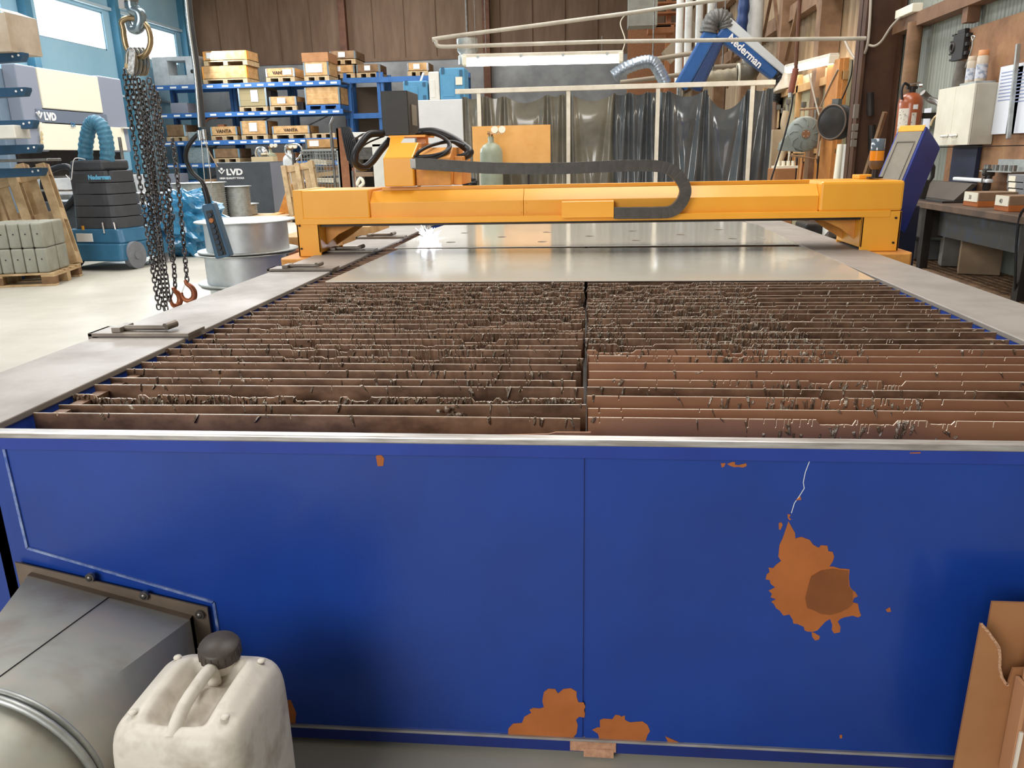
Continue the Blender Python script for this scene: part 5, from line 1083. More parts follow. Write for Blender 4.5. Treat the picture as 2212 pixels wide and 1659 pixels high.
t = T('metal_elbow', 'grey metal duct elbow below the white vertical duct', 'duct', tuple(PY(1620, 160, 14))); MB().tube(spl([PY(*p) for p in ((1592, 162, 14), (1612, 160, 14), (1622, 146, 14), (1623, 130, 14))], 8), .16, 20).build('elbow', mat('warm_grey_metal', '#8c8577', '#6f695d', 4, .45, metal=.4), t, True); MB().tor(PY(1594, 162, 14), (1, 0, 0), .165, .02, 20, 8).build('collar', CREAM, t, True)
pipe('vertical_duct', 'white spiral duct rising at the top right of the fume arm', 'duct', [(1623, 130, 14.2), (1628, 60, 14.2), (1634, -60, 14.2)], .15, mat('white_spiral_duct', '#dcdcd8', '#c8c8c4', 5, .4), 30)
pipe('vertical_hose', 'blue ribbed hose beside the white spiral duct', 'hose', [(1604, 110, 14), (1602, 60, 14), (1606, 20, 14), (1608, -20, 14)], .09, _mats['dark_blue_hose'], 26)
for i, px in enumerate((1468, 1487, 1510, 1535)): pipe('vertical_duct', 'pale vertical duct behind the fume arm, %s' % ('leftmost', 'second from the left', 'third from the left', 'rightmost of the thin ones')[i], 'duct', [(px - 3, 178, 17 + .3 * i), (px, 60, 17 + .3 * i), (px + 3, -30, 17 + .3 * i)], .075, _mats['white_spiral_duct'], 20)
pipe('silver_duct', 'silver flexible duct arching left of the blue fume arm', 'duct', [(1325, 165, 13.6), (1350, 148, 13.6), (1385, 135, 13.6), (1410, 135, 13.6), (1425, 155, 13.6), (1438, 182, 13.6)], .10, mat('silver_blue_duct', '#a9b4c0', '#8d98a6', 12, .3, metal=.6), 20)
for i, (a, b) in enumerate((((1340, 140, 14.5), (1540, 108, 14.5)), ((1340, 178, 15), (1560, 150, 15)), ((1480, 150, 14.8), (1610, 140, 14.8)))): o = MB().cyl(PY(*a), PY(*b), .04, n=10).build('steel_pipe', mat('brown_grey_pipe', '#8f8270', None, rough=.5)); tag(o, 'thin brown-grey pipe running across behind the fume arm, %s' % ('upper', 'middle', 'lowest')[i], 'pipe'); hang(o, PY(*b))
o = MB().bar(PY(1505, 60, 18), PY(1440, 125, 18), .4, .3).build('sloping_duct', mat('sloping_brown_duct', '#8b7b66', None)); tag(o, 'sloping brown rectangular duct left of the blue fume arm', 'duct'); hang(o, PY(1505, 60, 18))
# orange steel stairs / shelves high at the back
t = T('steel_ladder', 'orange-brown steel stair frame high on the back wall right', 'stairs', tuple(PY(1440, 40, 22))); OB = mat('orange_brown_steel', '#b3754a', '#9a6340', 4, .6)
for px in (1440, 1472): a, b = PY(px, 180, 22), PY(px, -30, 22); MB().box(a.x - .06, a.x + .06, 22, 22.12, a.z - .5, b.z).build('stringer', OB, t, True)
for k, (px, py) in enumerate(((1425, 72), (1432, 55), (1440, 30), (1447, 8), (1418, 60))): a = PY(px, py, 21.8); MB().box(a.x - .3, a.x + .35, 21.7, 22.1, a.z, a.z + (.04 if k else .2)).build('step', OB, t, True)
o = MB().box(PY(1358, 30, 20).x, PY(1420, 30, 20).x, 20, 20.6, PY(1390, 55, 20).z, PY(1390, -30, 20).z).build('roof_duct', mat('grey_flat_duct', '#9b9a90', '#84837a', 3)); tag(o, 'grey rectangular duct hanging from the roof above the lamp', 'duct')
mb = MB()
x0, x1 = PY(1356, 100, 24).x, PY(1465, 100, 24).x
o = mb.box(x0, x1, 24, 24.1, 0, PY(1400, 60, 24).z).build('wall_partition', mat('orange_brown_mesh_wall', '#a5714c', '#8a5c3e', 30, .7)); tag(o, 'red-brown partition panel behind the silver duct', 'partition')
# swing jib and hanging lamp
JB = mat('greyish_white_pipe', '#c3bcae', '#a79f90', 4, .4)
jb = T('swing_jib', 'thin pale pipe jib looping out from the right wall above the curtains', 'jib', (3.0, 9.0, 2.5))
pts = [PY(1870, 83, 9.0), PY(1600, 86, 9.0), PY(1300, 90, 9.0), PY(965, 101, 9.0), PY(946, 99, 9.0), PY(943, 88, 9.0), PY(952, 82, 9.0), PY(1150, 56, 9.0), PY(1370, 27, 9.0), PY(1560, -2, 9.0), PY(1700, -25, 9.0)]
mb = MB(); mb.tube(pts[:2] + pts[2:3] + spl(pts[3:8], 6) + pts[8:], .021, 10); mb.build('pipe', JB, jb, True)
MB().tube(spl([PY(1352, 30, 9), PY(1340, 50, 9), PY(1350, 85, 9), PY(1345, 110, 9)], 6), .006, 6).build('cable', CREAM, jb, True)
def lamp(a, b, lab, r=.055, e=10):
    a, b = V(a), V(b); t = T('fluorescent_lamp', lab, 'lamp', tuple((a + b) / 2)); u = (b - a).normalized()
    MB().bar(a + V((0, 0, .045)), b + V((0, 0, .045)), .11, .04).build('housing', PW, t, True, bevel=.008)
    MB().bar(a, a + u * .05, .125, .10).bar(b - u * .05, b, .125, .10).build('end_cap', CREAM, t, True, bevel=.01)
    MB().tube([a + u * .04, a + u * .07, b - u * .07, b - u * .04], r, 14).build('diffuser', emit('tube_glow', '#fff6e4', e), t, True, label='glowing white tube cover')
    mb = MB()
    for k in (.1, .37, .63, .9): p = a.lerp(b, k); MB().obox(p + V((0, -.0, .03)), (.03, .13, .03)).build('clip', GALV, t, True)
    return t
l1 = lamp(PY(1000, 132, 9.0), PY(1346, 124, 9.0), 'long glowing fluorescent lamp hanging in front of the curtains')
mb = MB()
for px in (1028, 1050, 1300): p = PY(px, 122, 9); mb.cyl(p, p + V((0, 0, 1.0 if px < 1100 else .2)), .004, n=6)
mb.build('hanger', STEEL, l1, True)
p = PY(1010, 110, 10.5); o = MB().lathe((p.x, 10.5, p.z - .16), (0, 0, 1), [(.12, 0), (.12, .1), (.1, .12), (.13, .16), (.13, .3)], 24).build('silver_canister', GALV); tag(o, 'round silver duct end behind the left end of the long lamp', 'duct'); hang(o, p)
a, b = PX(1703, 150, 2.95), PX(1802, 127, 2.95); lamp(a, b, 'glowing fluorescent lamp along the right wall above the tool board')

# ================================================================== right side of the hall
# operator console: tilted blue housing with grey recessed panel
oc = T('operator_console', 'tilted blue operator console with grey panel behind the right gantry end', 'control console', (1.99, 5.50, 0), math.radians(-48))
Mt = Matrix.Translation((0, 0, 1.12)) @ Matrix.Rotation(math.radians(-32), 4, 'X')
mb = MB(); mb.X = Mt; mb.box(-.095, .095, 0, .26, -.30, .34); mb.build('housing', mat('console_blue', '#20358f', '#1b2d7c', 4, .45, bump=.05, bscale=200), oc, bevel=.012)
mb = MB(); mb.X = Mt; mb.box(-.08, .08, -.004, 0, -.26, .30); mb.build('grey_panel', mat('warm_grey_panel', '#8f887c', '#7c756a', 5, .45), oc, bevel=.004)
mb = MB(); mb.X = Mt
for a, b, c, d in ((-.056, .056, .22, .226), (-.056, .056, -.21, -.204), (-.06, -.056, -.21, .226), (.056, .06, -.21, .226)): mb.box(a, b, -.009, -.004, c, d)
mb.build('panel_bead', mat('panel_bead', '#6d675d', None), oc)
mb = MB(); mb.X = Mt; mb.box(-.085, .085, -.006, .0, .30, .345); mb.build('orange_strip', ORANGE, oc, bevel=.003)
MB().box(-.085, .085, .02, .24, 0, .90).build('pedestal', mat('console_dark', '#1c2340', None, rough=.6), oc, bevel=.01)
o = MB().box(PY(1900, 390, 4.7).x - .12, PY(1900, 390, 4.7).x - .03, 4.68, 4.80, 1.113, 1.135).build('orange_bracket', ORANGE, None, bevel=.004); tag(o, 'small orange bracket plate on the right end of the gantry', 'bracket')
# signal beacon standing on the gantry
q = PY(1889, 385, 4.62); sb = T('signal_beacon', 'two-tier signal beacon, clear over amber, on the right end of the gantry', 'beacon', (q.x, 4.62, 1.117))
def zpx(py, Y=4.62): return PY(1889, py, Y).z - 1.117
MB().cyl((0, 0, 0), (0, 0, .008), .042, n=20).cyl((0, 0, .008), (0, 0, zpx(358)), .016, n=16).build('stem', DARKST, sb)
MB().lathe((0, 0, 0), (0, 0, 1), [(.022, zpx(366)), (.036, zpx(358)), (.036, zpx(347))], 22).build('base_collar', mat('brown_collar', '#5f4a38', None), sb)
MB().lathe((0, 0, 0), (0, 0, 1), [(.036, zpx(347)), (.037, zpx(326))], 22).build('amber_lens', mat('amber_lens', '#e8920c', '#d88308', 4, .2, coat=.6), sb)
MB().lathe((0, 0, 0), (0, 0, 1), [(.036, zpx(325)), (.036, zpx(300)), (.0, zpx(299))], 22).build('dark_lens', mat('smoky_clear_lens', '#5f6b78', '#4c5763', 6, .12, coat=.8), sb)
# wall board, cabinet and what stands on it
o = MB().box(3.19, 3.215, 4.2, 7.6, .8, 2.22).build('plywood_board', PLY); tag(o, 'large stained plywood board on the right wall behind the white cabinet', 'plywood board')
mb = MB()
for i in range(16): y = R.uniform(4.6, 6.6); z = R.uniform(1.75, 2.1); mb.box(3.184, 3.19, y, y + .06, z, z + .008)
WCX = 3.0
wc = T('wall_cabinet', 'small cream wall cabinet with two handled doors on the right wall', 'wall cabinet', (WCX, 7.1, 1.29))
y0, y1, z0, z1 = 6.80, 7.46, 1.285, 1.745
MB().box(WCX + .02, 3.185, y0, y1, z0, z1).build('body', mat('cabinet_side_grey_cream', '#bdb5a5', '#aca494', 3, .5), wc, True, bevel=.004)
ym = (y0 + y1) / 2
for a, b, hy in ((y0, ym - .002, ym - .13), (ym + .002, y1, ym + .04)):
    d = MB().box(WCX, WCX + .018, a, b, z0, z1).build('door', mat('cabinet_door_cream', '#e2dccb', '#d4cdbb', 4, .45), wc, True, bevel=.003)
    MB().tube(spl([(WCX, hy, z0 + .075), (WCX - .022, hy + .01, z0 + .075), (WCX - .026, hy + .045, z0 + .075), (WCX - .022, hy + .08, z0 + .075), (WCX, hy + .09, z0 + .075)], 5), .009, 10).build('handle', WHITE, d, True)
    for hh in (hy, hy + .09): MB().cyl((WCX - .001, hh, z0 + .075), (WCX + .001, hh, z0 + .075), .013, n=12).build('handle_recess', mat('recess_brown', '#6b5e4e', None), d, True)
T_ = z1
def can(x, y, r, h, m, capm, lab, capc=True):
    t = T('spray_can', lab, 'spray can', (x, y, T_ + .002 + (.018 if h < .2 else .018))); MB().lathe((0, 0, 0), (0, 0, 1), [(r, 0), (r, h * .78), (r * .85, h * .84)], 20).build('body', m, t)
    MB().lathe((0, 0, 0), (0, 0, 1), [(r * .9, h * .80), (r * .9, h), (0, h)], 20).build('cap', capm, t); MB().lathe((0, 0, 0), (0, 0, 1), [(r * 1.01, h * .1), (r * 1.01, h * .55)], 20).build('paper_label', mat('can_label', '#c9ccd4', '#8f97ab', 30, .4, thr=(.5, .6)), t); return t
o = MB().box(3.02, 3.17, 6.84, 7.12, T_, T_ + .018).build('small_tray', GALV); tag(o, 'flat grey tray on top of the cream wall cabinet', 'tray')
cm = mat('can_cream', '#cbbfae', '#a99c8a', 8, .45)
can(3.09, 6.93, .042, .23, cm, mat('peach_cap', '#c98a5a', None), 'taller spray can with orange cap on the wall cabinet')
can(3.07, 7.06, .038, .20, cm, mat('beige_cap', '#b7a68f', None), 'shorter spray can with dark ring and beige cap on the wall cabinet')
t = T('oil_bottle', 'dusty grey leather-like bottle with a wire hook at the back of the wall cabinet top', 'bottle', (3.08, 7.26, T_ + .003)); MB().lathe((3.08, 7.26, T_ + .003), (.0, .05, 1), [(.058, 0), (.056, .06), (.045, .14), (.042, .20)], 18).build('body', mat('dusty_black', '#4c463f', '#655d53', 9, .6), t, True)
MB().tube(spl([(3.08, 7.2, T_ + .15), (3.08, 7.13, T_ + .28), (3.08, 7.13, T_ + .34), (3.08, 7.1, T_ + .37), (3.08, 7.16, T_ + .38), (3.08, 7.13, T_ + .34)], 6), .005, 6).build('wire_hook', GALV, t, True)
c = PX(2078, 100, 3.17); t = T('chuck_jaws', 'black toothed metal part hanging on the plywood above the spray cans', 'machine part', tuple(c))
mb = MB().box(-.03, .02, -.09, .12, -.11, .10)
for k in range(5): mb.box(-.02, .02, .12, .18 + .02 * (k % 2), -.10 + .05 * k, -.085 + .05 * k)
for k in range(3): mb.box(-.02, .02, -.13, -.09, -.08 + .07 * k, -.05 + .07 * k)
mb.box(-.02, .02, -.06, .08, .10, .135); mb.build('body', BLACK, t, bevel=.004); MB().tor((-.03, .11, .0), (1, 0, 0), .035, .012, 18, 8).build('ring', DARKST, t)
# papers
for i, (px0, px1, py0, py1, lab) in enumerate(((2162, 2190, 148, 286, 'white printed sheet hanging on the plywood right of the cabinet'), (2195, 2330, 138, 288, 'large white printed sheet at the right edge of the photo'))):
    a, b = PX(px0, py0, 3.17), PX(px1, py1, 3.17); t = T('paper_sheet', lab, 'paper', (3.17, (a.y + b.y) / 2, b.z)); z_1 = PX(px0, 145, 3.17).z; MB().box(3.168, 3.172, b.y, a.y, 1.36, z_1 - .0).build('sheet', mat('white_sheet', '#dfe2ea', None, rough=.6), t, True)
    mb = MB()
    for k in range(9): mb.box(3.1665, 3.168, b.y + .05, a.y - .03, z_1 - .05 - .025 * k, z_1 - .043 - .025 * k)
    mb.build('print', mat('print_blue', '#8e9ac0', None), t, True)
a = PX(2200, 95, 3.13); b = PX(2178, 300, 3.13); o = MB().bar(a, b, .03, .02).build('flat_bar', GALV, None, bevel=.003); tag(o, 'grey flat bar hanging between the two printed sheets', 'bar')
# extinguisher
ex = T('fire_extinguisher', 'orange-red fire extinguisher on the wall above the blue console', 'fire extinguisher', (2.98, 8.0, 1.28)); EXR = mat('extinguisher_red', '#a2542e', '#934a28', 4, .35, coat=.4)
MB().lathe((0, 0, 0), (0, 0, 1), [(.10, 0), (.108, .02), (.108, .38), (.10, .43), (.07, .465), (.03, .48)], 32).build('body', EXR, ex)
MB().cyl((0, 0, .47), (0, 0, .53), .028, n=16).box(-.05, .04, -.02, .02, .51, .535).build('valve', DARKST, ex)
MB().bar((-.03, 0, .55), (.06, -.01, .565), .02, .012).bar((-.03, 0, .53), (.07, -.01, .53), .02, .01).cyl((.05, -.02, .54), (.075, -.03, .54), .018, n=14).build('lever', CHROME, ex)
MB().tube(spl([(-.03, 0, .54), (-.08, -.01, .56), (-.105, -.03, .5), (-.1, -.05, .42)], 6), .012, 8).build('hose', BLACK_R, ex)
def wrap(a0, a1, z0, z1, m, r=.1095, n=10):
    mb = MB(); mb.grid(lambda u, v: V((r * math.cos(a0 + (a1 - a0) * u), r * math.sin(a0 + (a1 - a0) * u), z0 + (z1 - z0) * v)), n, 1); return mb.build('paper_label', m, ex)
wrap(-2.9, -2.0, .02, .34, mat('extinguisher_label', '#d8cfc0', '#8f8a80', 40, .5, thr=(.55, .62))); wrap(-1.75, -1.35, .18, .30, _mats['extinguisher_label']); wrap(-1.7, -1.3, .33, .37, PAPER)
MB().box(.09, .25, .02, .06, .25, .30).build('wall_bracket', DARKST, ex)
a = PX(2003, 258, 3.2); o = MB().box(3.195, 3.2, a.y - .08, a.y + .08, a.z - .09, a.z + .10).build('wall_notice', _mats['white_sheet'], None); tag(o, 'small white notice on the grey wall right of the extinguisher', 'notice')
o = MB().tube(spl([PY(1993, 200, 7.7), PY(2010, 215, 7.7), PY(2028, 222, 7.5), PY(2040, 240, 7.4)], 6), .028, 12).build('bent_pipe', STEEL); tag(o, 'grey bent pipe running from the extinguisher to behind the wall cabinet', 'pipe')
o = MB().tube(spl([PY(2010, 272, 7.5), PY(2016, 258, 7.5), PY(2026, 249, 7.5), V((3.04, 7.47, 1.5))], 6), .012, 8).build('brass_hose', _mats['yellowish_worn_steel']); tag(o, 'thin brass-coloured hose below the left edge of the wall cabinet', 'hose')
# cables on the wall and column
def cable(pts, r, m, lab, n=10): return tag(MB().tube(spl([PX(*p) for p in pts], n), r, 8).build('cable', m), lab, 'cable')
GC = mat('grey_cable', '#a59a8c', None)
cable([(1882, -20, 2.85), (1878, 60, 2.85), (1872, 105, 2.85), (1858, 128, 2.86), (1846, 125, 2.87), (1833, 105, 2.88), (1824, 84, 2.9)], .014, GC, 'grey cable hanging in a deep loop in front of the brown column')
cable([(1946, 36, 3.05), (1925, 58, 3.0), (1905, 88, 2.95), (1890, 99, 2.9), (1876, 97, 2.86)], .012, GC, 'grey cable sagging from the girt box to the column')
cable([(1842, 130, 2.86), (1838, 165, 2.86), (1825, 200, 2.86), (1812, 228, 2.86)], .008, BLACK_R, 'dark cable running down to the black cable reel')
a = PX(1955, 28, 3.07); o = MB().box(3.04, 3.14, a.y - .25, a.y + .18, 2.502, 2.58).build('junction_box', CREAM, None, bevel=.006); tag(o, 'small pale junction box lying on the brown girt', 'junction box')
t = T('socket_strip', 'column of three grey sockets on the brown column', 'socket', tuple(PX(1840, 290, 2.86)))
for k in range(3): a = PX(1841, 276 + 17 * k, 2.84); MB().box(2.79, 2.85, 9.0, 9.03, a.z - .035, a.z + .035).build('socket', mat('socket_grey', '#7a6f64', None), t, True, bevel=.004)
MB().box(2.79, 2.84, 9.0, 9.04, 1.58, 1.72).build('switch', _mats['socket_grey'], t, True, bevel=.004)
for i, (px, py0, py1) in enumerate(((1880, 200, 250), (1883, 270, 330))): a, b = PY(px, py0, 9.0), PY(px, py1, 9.0); o = MB().cyl(a, b, .035, n=12).build('torch_holder', DARKST); tag(o, ('dark cylinder hanging on the brown column, upper', 'dark cylinder hanging on the brown column, lower')[i], 'tool')
a, b = PX(1912, 242, 2.80), V((2.62, 8.6, .0)); o = MB().bar(a, b, .035, .035).build('broom_stick', WOOD_D); tag(o, 'long wooden handle leaning against the brown column', 'handle')
# reels
RCY = 10.6; c = PY(1737, 290, RCY)
hr = T('hose_reel', 'round grey hose reel in a pipe bracket by the tool board', 'hose reel', tuple(c)); RG = mat('reel_grey', '#8d948f', '#7a817c', 5, .45)
MB().lathe((0, -.06, 0), (0, 1, 0), [(.0, -.02), (.10, -.018), (.14, .0), (.19, .01), (.215, .04), (.215, .12), (.19, .14), (0, .14)], 40).build('housing', RG, hr)
MB().prism([(-.215, -.05, .0), (-.10, -.05, -.19), (-.0, -.05, -.215), (-.30, -.05, -.19), (-.29, -.05, -.11)], (0, .12, 0)).build('hose_outlet', RG, hr, bevel=.01)
mb = MB()
for k in range(9): a = 2 * PI * k / 9; mb.tube([(.10 * math.cos(a), -.085, .10 * math.sin(a)), (.16 * math.cos(a + .12), -.066, .16 * math.sin(a + .12)), (.195 * math.cos(a + .35), -.055, .195 * math.sin(a + .35))], .006, 6)
mb.build('rib', RG, hr); MB().cyl((0, -.09, 0), (0, -.08, 0), .05, n=20).build('hub', mat('brown_hub', '#8a6346', None), hr)
for k in range(4): a = PI / 4 + k * PI / 2; MB().sph((.035 * math.cos(a), -.092, .035 * math.sin(a)), .007, 8).build('screw', CHROME, hr)
MB().tube([(-.10, -.09, .29), (.16, -.09, .30), (.17, -.09, .24), (.155, -.09, -.30), (-.16, -.09, -.25)], .014, 8).build('pipe_bracket', mat('reel_bracket', '#9c7d60', None), hr)
MB().bar((0, .08, 0), (.62, .08, 0), .04, .04).build('wall_arm', DARKST, hr)
c = PY(1806, 264, 9.7); cr2 = T('cable_reel', 'black cable reel hanging in front of the brown column', 'cable reel', tuple(c), math.radians(-52))
MB().lathe((0, -.08, 0), (0, 1, 0), [(.19, 0), (.20, .01), (.20, .02), (.13, .03), (.13, .14), (.19, .15), (.19, .165), (.0, .165)], 36).build('drum', BLACK, cr2)
MB().lathe((0, -.082, 0), (0, 1, 0), [(0, -.002), (.15, -.002), (.155, .0)], 30).build('dark_disc', mat('reel_face', '#2b241f', None, rough=.3), cr2); MB().tor((0, -.082, 0), (0, 1, 0), .185, .008, 36, 8).build('rim', mat('reel_rim', '#6b5645', None, rough=.4), cr2)
mb = MB()
for k in range(5): mb.tor((0, -.04 + .022 * k, 0), (0, 1, 0), .16, .010, 30, 8)
mb.build('wound_cable', BLACK_R, cr2); MB().box(-.04, .04, -.05, .02, .19, .25).build('bracket', STEEL, cr2)
MB().bar((0, .08, 0), (.1, .28, .0), .04, .04).build('mount', DARKST, cr2)
# tool board with tools, along the wall
X = 3.02; tb = T('tool_board', 'tall wooden tool board lined with pale boards along the right wall', 'tool board', (3.1, 12.5, 0)); TW = mat('tan_board', '#c29a68', '#a9804f', 4, .65); TW2 = mat('orange_board', '#c8894a', '#b0733a', 6, .6)
MB().box(3.06, 3.10, 10.2, 16.2, 0, 2.28).build('backing', mat('olive_backing', '#b2a888', '#9c9273', 3, .6), tb, True)
mb = MB().box(3.0, 3.06, 10.2, 16.2, 2.06, 2.16).box(3.0, 3.05, 10.2, 16.2, 1.22, 1.28)
mb.build('cross_rail', TW, tb, True, bevel=.003)
for y in (10.22, 10.62, 11.4, 12.3, 13.4, 14.6, 15.9): MB().box(3.0, 3.06, y, y + .10, 0, 2.3).build('stud', TW2 if y < 11 else TW, tb, True, bevel=.003)
MB().box(2.96, 3.0, 10.25, 10.75, 0, 2.3).build('front_board', TW2, tb, True)
MB().box(3.02, 3.06, 10.5, 16, 0.3, 1.20).build('lower_panel', TW2, tb, True)
for i in range(16):
    y = 10.9 + .30 * i; zt_ = R.uniform(1.5, 1.95); L = R.uniform(.25, .55); m = (CREAM, STEEL, TW2, WOOD, DARKST)[i % 5]
    t = T('hand_tool', 'long narrow hand tool hanging on the wooden tool board', 'tool', (2.98, y, zt_), 0, 'tools hanging on the tool board'); MB().cyl((2.98, y, zt_), (2.98, y + R.uniform(-.05, .05), zt_ - L), .016, n=8).build('shaft', m, t, True); MB().box(2.955, 2.999, y - .05, y + .05, zt_ - .02, zt_ + .05).build('head', STEEL, t, True)
for i in range(12):
    y = 10.9 + .36 * i; t = T('hand_tool', 'small tool hanging low on the wooden tool board', 'tool', (2.98, y, 1.15), 0, 'tools hanging low on the tool board'); MB().bar((2.99, y, 1.18), (2.99, y + R.uniform(-.08, .08), .85), .02, .03).build('shaft', (DARKST, TW2, PRIMER_D)[i % 3], t, True); MB().tor((2.985, y, 1.14), (1, 0, 0), .04, .010, 14, 6).build('head', DARKST, t, True)
# hanging red hoist, cable and milky cover
a, b = PY(1719, 148, 9.6), PY(1708, 200, 9.6); t = T('cable_balancer', 'dusty red cylindrical balancer hanging below the right lamp on a cable', 'balancer', tuple(a)); MB().cyl(a, b, .035, n=14).build('body', mat('dusty_red', '#96543d', '#7d4633', 6, .5), t, True)
MB().cyl(a, PY(1730, -40, 9.6), .022, n=8).build('hanging_rod', RUST, t, True); MB().cyl(b, b + V((0, 0, -.05)), .025, n=12).build('tip', GALV, t, True); MB().tube(spl([PY(1713, 205, 9.6), PY(1708, 240, 9.6), PY(1690, 310, 9.6), PY(1665, 390, 9.6)], 6), .010, 6).build('cable', BLACK_R, t, True)
cable([(1748, 160, 2.7), (1757, 200, 2.72), (1770, 250, 2.75), (1783, 285, 2.8)], .010, GC, 'thin grey cable hanging between the tool board and the black reel')
cable([(1810, 150, 2.95), (1790, 190, 2.95), (1770, 235, 2.95)], .009, GC, 'thin looped cable tied at the wooden post')
# clutter behind the gantry at the foot of the tool board
def px_box(name, lab, cat, px0, py0, px1, py1, Y, dep, m, z0=None, bevel=.006):
    x0, x1, a, b = FB(px0, py0, px1, py1, Y); o = MB().box(x0, x1, Y, Y + dep, a if z0 is None else z0, b).build(name, m, None, bevel=bevel); return tag(o, lab, cat)
px_box('carton', 'brown cardboard box behind the gantry at the foot of the tool board', 'carton', 1673, 364, 1718, 392, 10.4, .4, CARD, 0)
t = T('plastic_tray', 'tray of pale plastic bottles on the brown cardboard box', 'tray', tuple(PY(1695, 358, 10.5)))
zt_ = PY(1695, 364, 10.4).z; xx = PY(1676, 360, 10.5).x; MB().box(xx, xx + .26, 10.45, 10.75, zt_, zt_ + .03).build('tray', CREAM, t, True)
for k in range(4): MB().cyl((xx + .04 + .06 * k, 10.55, zt_ + .03), (xx + .04 + .06 * k, 10.55, zt_ + .09), .024, n=12).build('bottle', CREAM, t, True)
px_box('metal_locker', 'pale beige locker behind the right end of the curtains', 'locker', 1666, 280, 1694, 400, 12.6, .5, mat('beige_locker', '#b9a78c', '#a6947a', 3, .5), 0)
for i, (px, m, lab) in enumerate(((1822, WHITE, 'white plastic tube leaning against the brown column'), (1812, CREAM, 'second cream tube leaning beside the white one'))):
    a, b = PY(px - 10 * i, 395, 9.3), PY(px + 4, 312, 9.4); o = MB().cyl(V((a.x, 9.3, .3)), b, .035, n=16).build('plastic_tube', m); tag(o, lab, 'tube')
o = MB().tube(spl([PY(1700, 240, 11), PY(1694, 270, 11), PY(1700, 300, 11), PY(1685, 345, 11), PY(1668, 395, 10.8)], 6), .05, 12).build('pale_hose', mat('pale_hose', '#b7a386', None)); tag(o, 'thick pale hose curving down left of the hose reel', 'hose')
px_box('storage_jug', 'white jug on the floor seen under the right end of the gantry', 'jug', 1790, 488, 1818, 512, 7.6, .3, WHITE, 0, .03)
px_box('grey_machine_leg', 'dark machine foot seen under the gantry near the right leg', 'machine', 1740, 484, 1788, 500, 7.8, .4, DARKST, 0, .02)
e_ = PY(1822, 525, 6.3); o = MB().tube([PY(1838, 492, 6.3), e_, (e_.x - .05, 6.3, 0)], .03, 10).build('blue_tube', NBLUE); tag(o, 'short blue tube leaning behind the right gantry leg', 'tube')

# ---- workbench along the right wall
WB = T('workbench', 'dark steel workbench with worn wooden top along the right wall', 'workbench', (2.95, 5.3, 0)); BT = mat('dirty_bench_top', '#6b5340', '#4a3a2d', 5, .6, c3='#5a4637')
MB().box(2.62, 3.18, 3.2, 7.7, .815, .86).build('worktop', BT, WB, True, bevel=.004)
for y in (3.4, 5.12, 6.62): MB().box(2.68, 2.74, y, y + .07, 0, .815).box(3.1, 3.16, y, y + .07, 0, .815).build('leg', DARKST, WB, True)
BG = mat('dull_blue_grey_steel', '#4b5260', '#3d4350', 4, .55, c3='#454038', metal=.2)
MB().box(2.78, 2.80, 5.22, 6.6, .60, .81).build('back_panel', BG, WB, True); MB().box(2.72, 3.1, 6.78, 7.6, .56, .81).build('drawer_block', mat('dull_brown_steel', '#4a4540', '#3d3934', 4, .55), WB, True, bevel=.01); MB().box(2.72, 3.1, 3.5, 5.05, .58, .81).build('drawer_block', BG, WB, True, bevel=.01)
gt = T('slotted_shelf', 'rust-brown slotted platform below the workbench', 'platform', (3.0, 6, .3)); GR = mat('rusty_tread', '#8b6f55', '#5e4735', 14, .55, metal=.3)
MB().box(2.70, 2.72, 4.9, 7.9, .30, .335).box(2.70, 3.2, 4.9, 4.92, .3, .335).build('edge', GR, gt, True)
mb = MB()
for k in range(7): x = 2.73 + .065 * k; mb.box(x, x + .018, 4.9, 7.9, .318, .333)
for k in range(58): y = 4.92 + .052 * k; mb.box(2.72, 3.2, y, y + .022, .318, .331)
mb.build('slotted_top', GR, gt, True); MB().box(2.72, 3.2, 4.9, 7.9, .28, .29).build('tray', DARKST, gt, True)
for k in range(4): MB().box(2.72, 2.76, 5.0 + .9 * k, 5.04 + .9 * k, 0, .3).box(3.12, 3.16, 5.0 + .9 * k, 5.04 + .9 * k, 0, .3).build('foot', DARKST, gt, True)
CB2 = mat('tan_concrete_block', '#9a8266', '#84705a', 6, .7); CB3 = mat('dark_block_side', '#3d3228', '#332a22', 6, .7)
def yblock(name, lab, y0, y1, x0, x1, z0, z1, m, rz=0):
    t = T(name, lab, 'block', ((x0 + x1) / 2, (y0 + y1) / 2, z0), rz); a, b = (x1 - x0) / 2, (y1 - y0) / 2; MB().box(-a, a, -b, b, 0, z1 - z0).build('block', m, t, bevel=.006); return t
yblock('metal_box', 'square tan metal box on the slotted platform, nearest to the camera', 6.23, 6.43, 2.86, 3.14, .336, .60, CB2, math.radians(-22))
yblock('metal_box', 'rounded grey metal box between the tan box and the low box', 6.68, 6.85, 2.9, 3.1, .336, .58, mat('grey_rounded_box', '#86827a', '#716d66', 6, .5), math.radians(-15))
yblock('metal_box', 'low wide grey box farthest along the slotted platform', 7.1, 7.5, 2.88, 3.14, .336, .50, mat('grey_low_box', '#6f6c68', '#5a5754', 6, .5), math.radians(-15))
lumpy('rag_heap', 'dark heap of rags at the near end of the slotted platform', 'rags', (2.98, 5.15, .40), (.16, .16, .07), mat('dark_rag', '#3a322b', '#2c2621', 8, .9), 9, .2, 14)
lumpy('rag_heap', 'dark heap of scrap on the floor by the right gantry foot', 'scrap', (2.45, 7.6, .25), (.3, .3, .25), mat('dark_rag2', '#4a3d33', '#332a24', 8, .8), 19, .3, 14)
o = MB().box(2.66, 3.2, 4.55, 4.82, .30, .335).build('step_plate', GR, None); tag(o, 'short rusty step plate at the right edge beyond the platform', 'plate')
